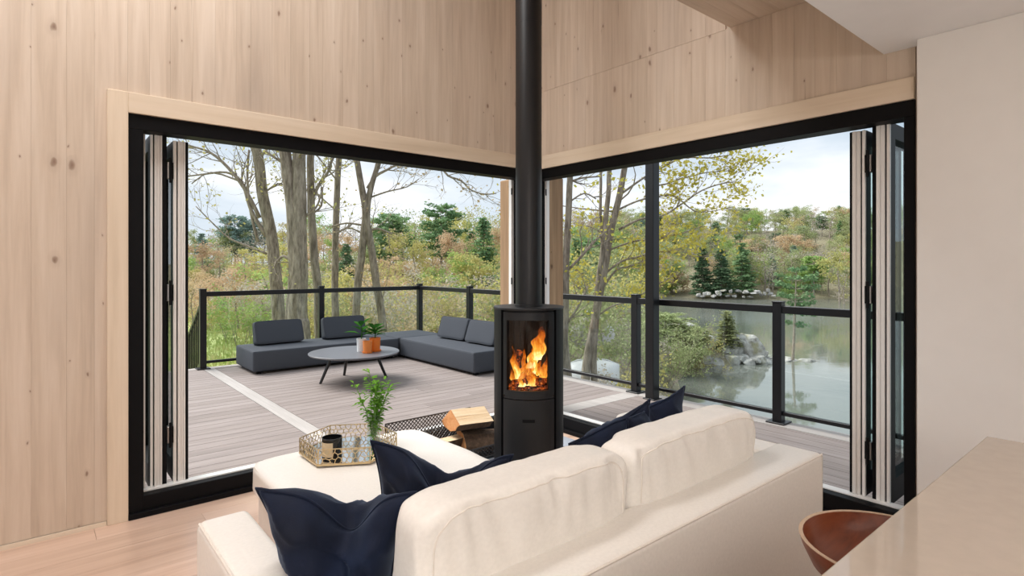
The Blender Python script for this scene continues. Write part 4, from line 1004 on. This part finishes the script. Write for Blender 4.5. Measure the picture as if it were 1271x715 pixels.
hero_tree('half leafed tree with leaning twin trunks and long sprays over the pond', 11.0, [[(722, 500, 6), (726, 470, 5.6), (734.7, 418, 5.2), (747, 350, 4.8), (755, 300, 4.4), (768, 251, 4), (777, 211, 3.6), (783, 185, 3.4)], [(737, 500, 4), (738, 430, 4), (743, 350, 3.8), (751, 285, 3.4), (756, 240, 3), (759, 200, 2.8)], [(748, 345, 2), (747, 300, 2), (746, 250, 1.8), (745, 200, 1.6)]],
    [[(768, 285, 1.8), (795, 272, 1.5), (822, 268, 1.3), (848, 252, 1.1), (872, 236, .9), (900, 227, .7), (920, 226, .5)], [(772, 240, 1.6), (800, 220, 1.4), (822, 208, 1.3), (848, 196, 1.1), (880, 196, .8), (908, 192, .5)], [(764, 262, 1.4), (790, 250, 1.2), (815, 244, 1.1), (838, 244, .9), (862, 262, .7), (884, 262, .5), (908, 257, .4)],
     [(800, 222, 1.2), (818, 230, 1), (846, 222, .8), (878, 214, .6), (912, 212, .4)], [(757, 310, 1.3), (785, 300, 1.1), (812, 296, 1), (845, 290, .8), (872, 281, .5)], [(751, 340, 1.6), (770, 325, 1.4), (795, 318, 1.1), (825, 312, .8), (856, 318, .6), (880, 318, .4)], [(747, 360, 1.6), (765, 335, 1.4), (785, 330, 1), (800, 322, .8)], [(742, 392, 1.3), (760, 380, 1.1), (785, 372, .9), (812, 356, .7), (840, 340, .5)], [(756, 300, 1.2), (742, 286, 1), (728, 280, .7)], [(744, 380, 1), (728, 366, .9), (712, 352, .6)],
     [(822, 208, 1.0), (838, 196, .9), (856, 186, .7), (884, 180, .4)]], 5000, .052, LF_SPR, 22, 1.6, extra=4, twl=1.5, group=GP2)

# ---- prototypes for woods: one mesh each, slot 0 wood, slot 1 leaves
def merge_mesh(name, bmw, cen, size, seed, flat=0.0, aspect=1.5):
    g = np.random.default_rng(seed); bmw.verts.ensure_lookup_table(); me = bpy.data.meshes.new(name)
    wv = [tuple(v.co) for v in bmw.verts]; bmw.verts.index_update(); wf = [tuple(v.index for v in f.verts) for f in bmw.faces]; bmw.free()
    c = np.asarray(cen, float).reshape(-1, 3); n = len(c); v, f = [], []
    if n:
        a = g.normal(size=(n, 3)); b = g.normal(size=(n, 3)); a[:, 2] *= 1 - flat; b[:, 2] *= 1 - flat
        a /= np.linalg.norm(a, axis=1, keepdims=True); b -= a * (a * b).sum(1, keepdims=True); b /= np.linalg.norm(b, axis=1, keepdims=True)
        s = size * (1 + .4 * g.uniform(-1, 1, size=(n, 1))); l = a * s * aspect / 2; w = b * s / 2
        v = np.stack([c - l, c + w, c + l, c - w], 1).reshape(-1, 3).tolist(); f = (np.arange(n * 4).reshape(n, 4) + len(wv)).tolist()
    me.from_pydata(wv + v, [], wf + f); me.update(); me.materials.append(TWIG); me.materials.append(LF_OL)
    me.polygons.foreach_set('material_index', [0] * len(wf) + [1] * len(f)); return me
def proto_leafy(seed, h=8.0, nleaf=2600, w=.34, lsize=.14, lev=3, clump=.55):
    rg = random.Random(seed); bm = NB(); tips = []
    pts = [Vector((0, 0, -1)), Vector((0, 0, 0)), Vector((rg.uniform(-.2, .2), rg.uniform(-.2, .2), h * .35)), Vector((rg.uniform(-.4, .4), rg.uniform(-.4, .4), h * .65)), Vector((rg.uniform(-.5, .5), rg.uniform(-.5, .5), h * .93))]
    pp, rr_ = smooth_path(pts, [.13, .12, .10, .065, .02]); tube(bm, pp, rr_, 5)
    for k in range(12):
        t = rg.uniform(.28, .95); p = pp[int(t * (len(pp) - 1))]; az = rg.uniform(0, 2 * PI)
        grow(bm, rg, p, Vector((math.cos(az), math.sin(az), rg.uniform(.3, .9))), h * w * (1.15 - .6 * t) * rg.uniform(.8, 1.2), .05 * (1.2 - t), lev - 1, tips, .0, 4, 4, (3, 4))
    cen = []
    for _ in range(nleaf):
        p = rg.choice(tips)[0]; cen.append((p.x + rg.gauss(0, clump * .5), p.y + rg.gauss(0, clump * .5), p.z + rg.gauss(0, clump * .4)))
    return merge_mesh('leafy_tree', bm, cen, lsize, seed)
def proto_conifer(seed, h=10, w=.22, pine=False, thin=1.0):
    rg = random.Random(seed); bm = NB(); cen = []
    tube(bm, [(0, 0, -1), (0, 0, h * .5), (rg.uniform(-.15, .15), 0, h * .98)], [.16, .11, .02], 6)
    z = h * (.38 if pine else .10)
    while z < h * .98:
        t = (z / h); R_ = h * w * ((1 - t) ** .8 if not pine else (.35 + .9 * math.sin(PI * min(1, (t - .3) / .72)) ** .8)) * rg.uniform(.75, 1.15) + .12
        nb = rg.randint(5, 8) if not pine else rg.randint(6, 9)
        for k in range(nb):
            az = rg.uniform(0, 2 * PI); ln = R_ * rg.uniform(.6, 1.1); dz = rg.uniform(-.22, .05) if not pine else rg.uniform(.05, .35)
            d = Vector((math.cos(az), math.sin(az), dz)); tube(bm, [Vector((0, 0, z)), Vector((0, 0, z)) + d * ln], [.025, .006], 3, False)
            for q in range(int(26 * ln) + 8):
                s = rg.uniform(.25, 1.02) ** .8; o_ = (1.1 - s * .4) * (.20 if pine else .26); p = Vector((0, 0, z)) + d * ln * s
                cen.append((p.x + rg.gauss(0, o_), p.y + rg.gauss(0, o_), p.z + rg.gauss(0, .07 if not pine else .10) + (.06 if pine else -.05)))
        z += h * thin * (rg.uniform(.028, .045) if not pine else rg.uniform(.035, .06))
    return merge_mesh('conifer', bm, cen, .17 if not pine else .15, seed, .45, 2.2)
def proto_bush(seed, h=2.0, nleaf=3200, lsize=.055):
    rg = random.Random(seed); bm = NB(); tips = []
    for k in range(11):
        az = rg.uniform(0, 2 * PI); grow(bm, rg, Vector((math.cos(az) * .25, math.sin(az) * .25, -.4)), Vector((math.cos(az) * .6, math.sin(az) * .6, 1.0)), h * rg.uniform(.7, 1.15), .022, 2, tips, .0, 5, 4, (3, 4), (18, 45), .55, .14)
    cen = []
    for _ in range(nleaf):
        p = rg.choice(tips)[0]; cen.append((p.x + rg.gauss(0, .12), p.y + rg.gauss(0, .12), p.z + rg.gauss(0, .10)))
    return merge_mesh('bush', bm, cen, lsize, seed)
LEAFY = [proto_leafy(100 + i, nleaf=n_) for i, n_ in enumerate((3800, 3200, 2400, 1500))]
BARE = [proto_leafy(120 + i, nleaf=450, lsize=.14, lev=3) for i in range(3)]
FIRS = [proto_conifer(140 + i) for i in range(3)]; PINES = [proto_conifer(150 + i, 9, .20, True) for i in range(3)]
THIN = proto_conifer(158, 9, .19, True, 2.0)
BUSH = [proto_bush(160 + i) for i in range(3)]
def plantree(me, c, d, h, mat, name, label, group, cat='tree', base_h=8.0, rg=None, z=None, wide=1.0):
    x, y = camxy(c, d); o = bpy.data.objects.new(name, me); COL.objects.link(o); o.location = (x, y, (terr(c, d) if z is None else z) - .1)
    s = h / base_h; o.scale = (s * wide, s * wide, s); o.rotation_euler = (0, 0, rg.uniform(0, 6.28))
    o.material_slots[1].link = 'OBJECT'; o.material_slots[1].material = mat
    return tag(o, label, cat, group)
rg = random.Random(5)
G1 = 'woodland trees beyond the lawn and deck'
def zone_left(px):
    return ('left of the leaning trunk' if px < 300 else 'right behind the leaning trunk' if px < 345 else 'behind the thick forked trunk' if px < 402 else 'behind the straight lone trunk' if px < 438 else 'behind the crossing stems' if px < 480
            else 'left of the railing corner post' if px < 516 else 'right of the railing corner post' if px < 560 else 'above the right deck sofa' if px < 640 else 'beside the timber post')
def zone_right(px):
    return ('left of the steel post' if px < 803 else 'just right of the steel post' if px < 845 else 'above the far shore evergreens' if px < 905 else 'left of the long railing post' if px < 965 else 'right of the long railing post' if px < 1015 else 'near the right door stack')
WKIND = {'yg': (LF_YG, 'yellow green tree in the woods behind the deck'), 'ol': (LF_OL, 'olive green tree in the woods behind the deck'), 'or': (LF_OR, 'russet budding tree in the woods behind the deck'), 'gy': (LF_GY, 'grey leafless tree in the woods behind the deck'), 'gr': (LF_GR, 'fresh green tree in the woods behind the deck')}
def ptop(d, ptopy, c):  # height that brings a tree's top to image row ptopy
    return EYE + (HOR - ptopy) * d / FOC - terr(c, d)
# mid distance wood seen through the left door, three ranks deep
for (d0, d1, n_, ty0, ty1, kinds, rank) in ((70, 115, 70, 266, 290, 'ol gy yg ol gr gy', 'skyline rank'), (46, 72, 50, 288, 318, 'or yg gy ol or gr', 'upper rank'), (27, 42, 40, 318, 345, 'yg or gy ol gr gy', 'middle rank'), (20, 27, 15, 345, 372, 'gy yg or', 'front rank')):
    for k in range(n_):
        s_ = -.66 + .90 * (k + rg.uniform(-.45, .45)) / n_; d = rg.uniform(d0, d1); c = s_ * d
        if d < 50 and s_ > .09: continue
        ty = rg.uniform(ty0, ty1) + (14 if s_ < -.45 else 0) - (6 if -.2 < s_ < .0 else 0); h = max(ptop(d, ty, c), 2.2)
        kd = rg.choice(kinds.split()); m_, lb_ = WKIND[kd]; me = rg.choice(BARE) if kd == 'gy' else rg.choice(LEAFY)
        lb_ = lb_.split(' in the woods')[0] + " in the woods' " + rank + ' ' + zone_left(CXP + FOC * s_)
        plantree(me, c, d, h, m_, 'bare_tree' if kd == 'gy' else 'leafy_tree', lb_, lb_.split(' in the')[0] + 's of the ' + rank, rg=rg, wide=rg.uniform(.9, 1.25) * max(1, min(1.4, 6 / h)))
for px, d, ty, me, m_, lb_ in ((548, 62, 255, PINES[0], LF_PN, 'tall spreading pine rising above the woods left of the stove'), (600, 56, 267, FIRS[1], LF_PN, 'tall green conifer just left of the timber post'), (585, 66, 284, FIRS[0], LF_SP, 'dark conifer half hidden between the two tall evergreens'), (292, 84, 268, PINES[1], LF_BL, 'far bluish pine above the woods at the left of the leaning trunk'), (316, 88, 272, PINES[2], LF_BL, 'far bluish pine directly behind the leaning trunk'), (250, 70, 288, FIRS[2], LF_BL, 'far bluish conifer at the left edge of the deck view'), (484, 58, 262, PINES[2], LF_PN, 'thin pine behind the crossing stems'), (430, 48, 300, FIRS[1], LF_SP, 'dark fir low in the woods beside the crossing stems'), (628, 44, 300, FIRS[2], LF_PN, 'green fir partly hidden behind the timber post'), (715, 52, 292, FIRS[0], LF_PN, 'green fir seen behind the pale slim tree'), (735, 60, 296, PINES[0], LF_PN, 'round green pine seen between the bank trees')):
    c = (px - CXP) * d / FOC; plantree(me, c, d, ptop(d, ty, c), m_, 'conifer', lb_, None, base_h=9.0 if me in PINES else 10.0, rg=rg, wide=1.25)
# bushes at the lawn edge and along the bank
for (px, py, d, h, m_, lb_) in ((300, 402, 21, 2.0, LF_GR, 'bright green bush on the lawn behind the left railing post'), (268, 398, 26, 1.8, LF_YG, 'yellowish bush at the far left of the lawn'), (330, 392, 24, 2.4, LF_GY, 'brownish bush behind the leaning trunk'), (445, 405, 20, 2.4, LF_OL, 'olive bush behind the crossing stems'), (505, 400, 18, 2.6, LF_GY, 'twiggy grey bush left of the railing corner'), (548, 402, 17, 2.6, LF_OR, 'russet twiggy bush right of the railing corner'), (590, 400, 17.5, 2.4, LF_YG, 'yellow green bush behind the right deck sofa'), (620, 400, 19, 2.4, LF_OL, 'olive bush beside the timber post'), (395, 398, 19, 2.2, LF_YG, 'yellow green bush behind the slender bare tree'), (480, 392, 23, 3.0, LF_YG, 'taller yellow bush far behind the crossing stems'),
    (712, 430, 20, 2.6, LF_OL, 'olive bush on the bank between the pale tree and the twin trunks'), (748, 440, 15.5, 2.2, LF_YG, 'dense yellow flecked thicket on the bank left of the steel post'), (795, 470, 13, 2.2, LF_GY, 'tan twiggy thicket at the foot of the steel post'), (772, 470, 15.5, 1.9, LF_GY, 'tan twiggy bush below the twin trunks'), (832, 420, 45, 3.0, LF_GR, 'green bush at the pond edge right of the steel post'), (818, 400, 36, 3.6, LF_OL, 'tall olive bush behind the steel post'), (855, 428, 48, 2.0, LF_YG, 'yellowish bush at the pond edge near the rocks'), (846, 380, 47, 3.4, LF_YG, 'yellow green bush by the shore right of the steel post'), (768, 380, 26, 3.4, LF_OL, 'olive thicket behind the long sprays'), (690, 420, 17, 3.0, LF_OL, 'olive bush beside the stove top'), (665, 400, 20, 2.8, LF_YG, 'yellow bush behind the timber post'), (722, 385, 28, 4.2, LF_YG, 'pale yellow thicket behind the twin trunks'), (818, 470, 38, 2.4, LF_GY, 'tan bush low at the pond edge by the steel post')):
    c = (px - CXP) * d / FOC; plantree(rg.choice(BUSH), c, d, h, m_, 'bush', lb_, None, 'bush', 2.3, rg, wide=1.05)
# far hillside across the pond
FK = [('ol', LF_OL, 'olive green tree on the hillside across the pond'), ('gy', LF_GY, 'grey leafless tree on the hillside across the pond'), ('or', LF_OR, 'russet tree on the hillside across the pond'), ('yg', LF_YG, 'yellow green tree on the hillside across the pond'), ('gr', LF_GR, 'fresh green tree on the hillside across the pond')]
for k in range(250):
    d = 139 + 122 * ((k + rg.random()) / 250) ** 1.1; s_ = rg.uniform(.10, .68); c = s_ * d
    if terr(c, d) < -6.7: continue
    kd, m_, lb_ = rg.choice(FK[:1] * 6 + FK[1:2] * 4 + FK[2:3] + FK[3:4] + FK[4:] * 2)
    hz_ = 'lowest' if d < 160 else 'lower' if d < 190 else 'middle' if d < 220 else 'upper' if d < 245 else 'topmost'
    lb_ = lb_.split(' on the')[0] + ' on the ' + hz_ + ' far slope ' + zone_right(CXP + FOC * s_)
    plantree(rg.choice(BARE) if kd == 'gy' else rg.choice(LEAFY), c, d, rg.uniform(7.5, 11), m_, 'bare_tree' if kd == 'gy' else 'leafy_tree', lb_, lb_.split(' on the')[0] + 's on the ' + hz_ + ' far slope', rg=rg, wide=rg.uniform(1.15, 1.6))
for k in range(34):
    d = rg.uniform(150, 262); s_ = rg.uniform(.14, .66); c = s_ * d
    mk = rg.choice(((LF_PN, 'green'), (LF_SP, 'dark green'), (LF_BL, 'bluish'))); hz_ = 'lower' if d < 185 else 'middle' if d < 225 else 'top'
    plantree(rg.choice(FIRS + PINES), c, d, rg.uniform(7, 11), mk[0], 'conifer', mk[1] + ' conifer on the ' + hz_ + ' of the far hill ' + zone_right(CXP + FOC * s_), 'conifers on the ' + hz_ + ' far hill', base_h=10, rg=rg, wide=1.3)
for px, d, h, me, m_, lb_ in ((872, 143, 12.5, FIRS[0], LF_SP, 'broad dark conifer at the far shore, leftmost of the shore evergreens'), (895, 142, 12.0, FIRS[1], LF_SP, 'dark conifer second along the far shore'), (921, 143, 13, FIRS[2], LF_PN, 'green conifer by the far shore rocks'), (1010, 140, 11, PINES[1], LF_GR, 'light green pine at the far shore right of the railing post'), (982, 141, 7.5, LEAFY[0], LF_GR, 'light green tree at the far shore above the railing post'), (1042, 130, 13, LEAFY[2], LF_YG, 'big yellow tree at the far right shore'), (1048, 122, 8.5, BARE[0], LF_GY, 'large bare grey tree at the far right shore')):
    c = (px - CXP) * d / FOC; plantree(me, c, d, h, m_, 'conifer' if me in FIRS + PINES else 'leafy_tree', lb_, None, base_h=9.5, rg=rg, z=max(terr(c, d), -6.9), wide=1.4)
# pines on the rock point
c = (984 - CXP) * 50 / FOC; plantree(THIN, c, 50, 8.4, LF_PN, 'conifer', 'slender leaning pine on the end of the rock spit', None, base_h=9, rg=rg, z=-7.0, wide=.9).rotation_euler = (R(6), R(5), 1)
c = (902 - CXP) * 49.5 / FOC; plantree(FIRS[0], c, 49.5, 3.6, LF_OL, 'conifer', 'small bushy conifer on top of the rock point', None, base_h=10, rg=rg, wide=1.9)
for px, d, h, lb_ in ((826, 44, 4.4, 'small green pine on the shore just right of the steel post'), (848, 46, 3.6, 'low green pine spreading over the shore rocks'), (866, 48.5, 2.4, 'smallest low pine beside the rock point')):
    c = (px - CXP) * d / FOC; plantree(PINES[rg.randint(0, 2)], c, d, h, LF_OL, 'conifer', lb_, None, base_h=9, rg=rg, wide=2.2)
# ---- rocks
def rock(px, py, d, w, h, label, seed, group=None, dp=1.0):
    """angular block: the hull of a few random points, bevelled"""
    P0 = atd(px, py, d); bm = NB(); q = random.Random(seed)
    for i in range(22):
        a_, z_ = q.uniform(0, 2 * PI), q.uniform(-1, 1); r_ = (1 - abs(z_) ** 3) ** .33 * q.uniform(.72, 1.05)
        bm.verts.new((r_ * math.cos(a_) * w / 2, r_ * math.sin(a_) * w / 2 * dp, z_ * h / 2))
    g_ = bmesh.ops.convex_hull(bm, input=bm.verts); bmesh.ops.delete(bm, geom=[x for x in g_['geom_interior'] if isinstance(x, bmesh.types.BMVert)], context='VERTS')
    bmesh.ops.bevel(bm, geom=list(bm.edges), offset=.035 * min(w, h), segments=1, affect='EDGES')
    return tag(obj('rock', bm, ROCK, None, (P0.x, P0.y, P0.z), (0, 0, seed)), label, 'rock', group)
k = 0
for px, py, w, h, lb_ in ((905, 440, 3.0, 2.6, 'large pale boulder at the middle of the rock point'), (930, 434, 2.8, 3.0, 'tall pale boulder at the waterside end of the rock point'), (918, 428, 2.6, 2.2, 'rounded boulder on top of the rock point'), (885, 443, 2.6, 1.6, 'low boulder on the left of the rock point'), (868, 425, 3.2, 2.0, 'pale slab under the pine branches left of the point'), (850, 410, 3.0, 1.6, 'pale boulder higher up under the shore bushes'), (948, 447, 1.8, 1.0, 'low rock just beyond the tall boulder'), (962, 448, 1.4, .8, 'small rock in the middle of the spit'), (895, 449, 1.6, .8, 'small flat rock at the water in front of the point'), (942, 441, 1.8, 1.3, 'squarish rock against the tall boulder'), (1000, 449, 1.8, .55, 'flat rock at the far tip of the spit'), (985, 449, 1.5, .45, 'flat rock behind the railing post near the spit tip'), (973, 447, 1.3, .9, 'small rock half hidden by the railing post'), (900, 430, 2.4, 1.8, 'boulder at the foot of the small conifer'), (858, 445, 2.0, 1.0, 'low rock at the shore left of the point'), (735, 412, 2.0, 1.6, 'grey boulder behind the twin trunks')):
    k += 1; rock(px, py, 50 if px > 800 else 20, w, h, lb_, k)
for i in range(16):
    px = 876 + i * 5.2 + rg.uniform(-2, 2); d_ = 48.6 + rg.uniform(-.5, .5); w_ = rg.uniform(.8, 1.7) * (1 if px < 945 else .6); rock(px, 328.5 + 8.4 * FOC / d_ - rg.uniform(0, 5) * (px < 940), d_, w_, w_ * rg.uniform(.6, .95), 'broken pale block at the waterline of the rock point', 80 + i, 'broken blocks along the rock point')
for i in range(22):
    px = 866 + i * 4.6 + rg.uniform(-2, 2); rock(px, rg.uniform(360, 369), 139 + rg.uniform(-1, 1), rg.uniform(.9, 2.3), rg.uniform(.5, 1.3), 'pale rock along the waterline of the far shore ' + zone_right(px), 40 + i, 'rocks along the far shore')
# ---- upturned white hull on the bank
P0 = atd(735, 474, 15.5); bt = thing('dinghy', tuple(P0), 'white upturned hull lying on the bank behind the twin leaning trunks', 'boat', None, R(-38))
bm = NB(); rings = []
for i in range(13):
    t = -1 + 2 * i / 12; wd = .52 * (1 - abs(t) ** 2.6) ** .6 + .02; hh = .62 * (1 - .25 * t * t)
    rings.append([bm.verts.new((t * .75, wd * math.cos(a), hh * math.sin(a) ** .8 if math.sin(a) > 0 else 0)) for a in [PI * j / 10 for j in range(11)]])
for a, b in zip(rings, rings[1:]):
    for j in range(10): bm.faces.new((a[j], a[j + 1], b[j + 1], b[j]))
bm.faces.new(rings[0]); bm.faces.new(rings[-1][::-1])
obj('hull', bm, HULL, bt, smooth=True); bm = NB(); tube(bm, [(-.72, 0, .47), (-.4, 0, .60), (0, 0, .635), (.4, 0, .60), (.72, 0, .47)], .02, 6); obj('keel', bm, HULL, bt)
# ---- grass on the lawn
cen = []
for k in range(16000):
    s_ = rg.uniform(-.66, -.18); d = rg.uniform(9.5, 34); c = s_ * d; x, y = camxy(c, d)
    if noise.noise(Vector((x * .35, y * .35, 2))) < -.15: continue
    cen.append((x, y, terr(c, d) + .05))
g = np.random.default_rng(4); c_ = np.array(cen); n_ = len(c_); az = g.uniform(0, 6.28, n_); hh = g.uniform(.08, .26, n_); wv = np.stack([np.cos(az), np.sin(az), az * 0], 1) * .03; tp = np.stack([g.normal(0, .06, n_), g.normal(0, .06, n_), hh], 1)
v = np.stack([c_ - wv, c_ + wv, c_ + tp], 1).reshape(-1, 3).tolist(); f = np.arange(n_ * 3).reshape(n_, 3).tolist()
tag(pyd('lawn_grass', v, f, DRYG), 'rough spring grass on the lawn beyond the deck', 'grass', None, 'stuff')

# trees that would otherwise share a label are told apart by their order from left to right
def frame_x(o):
    p = o.location - CAM; return (p.x * SN - p.y * CS) / max(p.x * CS + p.y * SN, .1)
by = {}
for o in COL.objects:
    if o.parent is None and 'label' in o.keys() and o.name.split('.')[0] in ('leafy_tree', 'bare_tree', 'conifer'): by.setdefault(o['label'], []).append(o)
for lb_, os_ in by.items():
    if 2 <= len(os_) <= 6 and len(lb_.split()) < 16:
        os_.sort(key=frame_x); n_ = len(os_)
        for i, o in enumerate(os_): o['label'] = ('leftmost' if i == 0 else 'rightmost' if i == n_ - 1 else 'middle' if n_ == 3 else ('second', 'third', 'fourth', 'fifth')[i - 1] + '-from-left') + ' ' + lb_
# the woods go on along the far shore beyond the side wall
def joined(me, spots, mat, label):
    n_ = len(me.vertices); co = np.empty(n_ * 3); me.vertices.foreach_get('co', co); co = co.reshape(-1, 3); fs = [tuple(p.vertices) for p in me.polygons]; mi = [p.material_index for p in me.polygons]
    V_, F_ = [], []
    for k, (x, y, z, s, a) in enumerate(spots):
        c_, s_ = math.cos(a) * s * 1.4, math.sin(a) * s * 1.4
        V_ += np.stack([co[:, 0] * c_ - co[:, 1] * s_ + x, co[:, 0] * s_ + co[:, 1] * c_ + y, co[:, 2] * s + z], 1).tolist(); F_ += [tuple(i + k * n_ for i in f) for f in fs]
    m2 = bpy.data.meshes.new('woods'); m2.from_pydata(V_, [], F_); m2.update(); m2.materials.append(TWIG); m2.materials.append(mat); m2.polygons.foreach_set('material_index', mi * len(spots))
    o = bpy.data.objects.new('far_woods', m2); COL.objects.link(o); return tag(o, label, 'trees', None, 'stuff')
for me, mat, lb_ in ((LEAFY[3], LF_OL, 'olive woods continuing on the far slope behind the right door stack'), (BARE[1], LF_GY, 'grey leafless woods continuing on the far slope behind the right door stack')):
    sp_ = []
    for k in range(45):
        d = rg.uniform(140, 250); c = rg.uniform(.68, 1.15) * d
        if terr(c, d) > -6.7: x, y = camxy(c, d); sp_.append((x, y, terr(c, d) - .1, rg.uniform(.9, 1.3), rg.uniform(0, 6.28)))
    if sp_: joined(me, sp_, mat, lb_)
#==END==
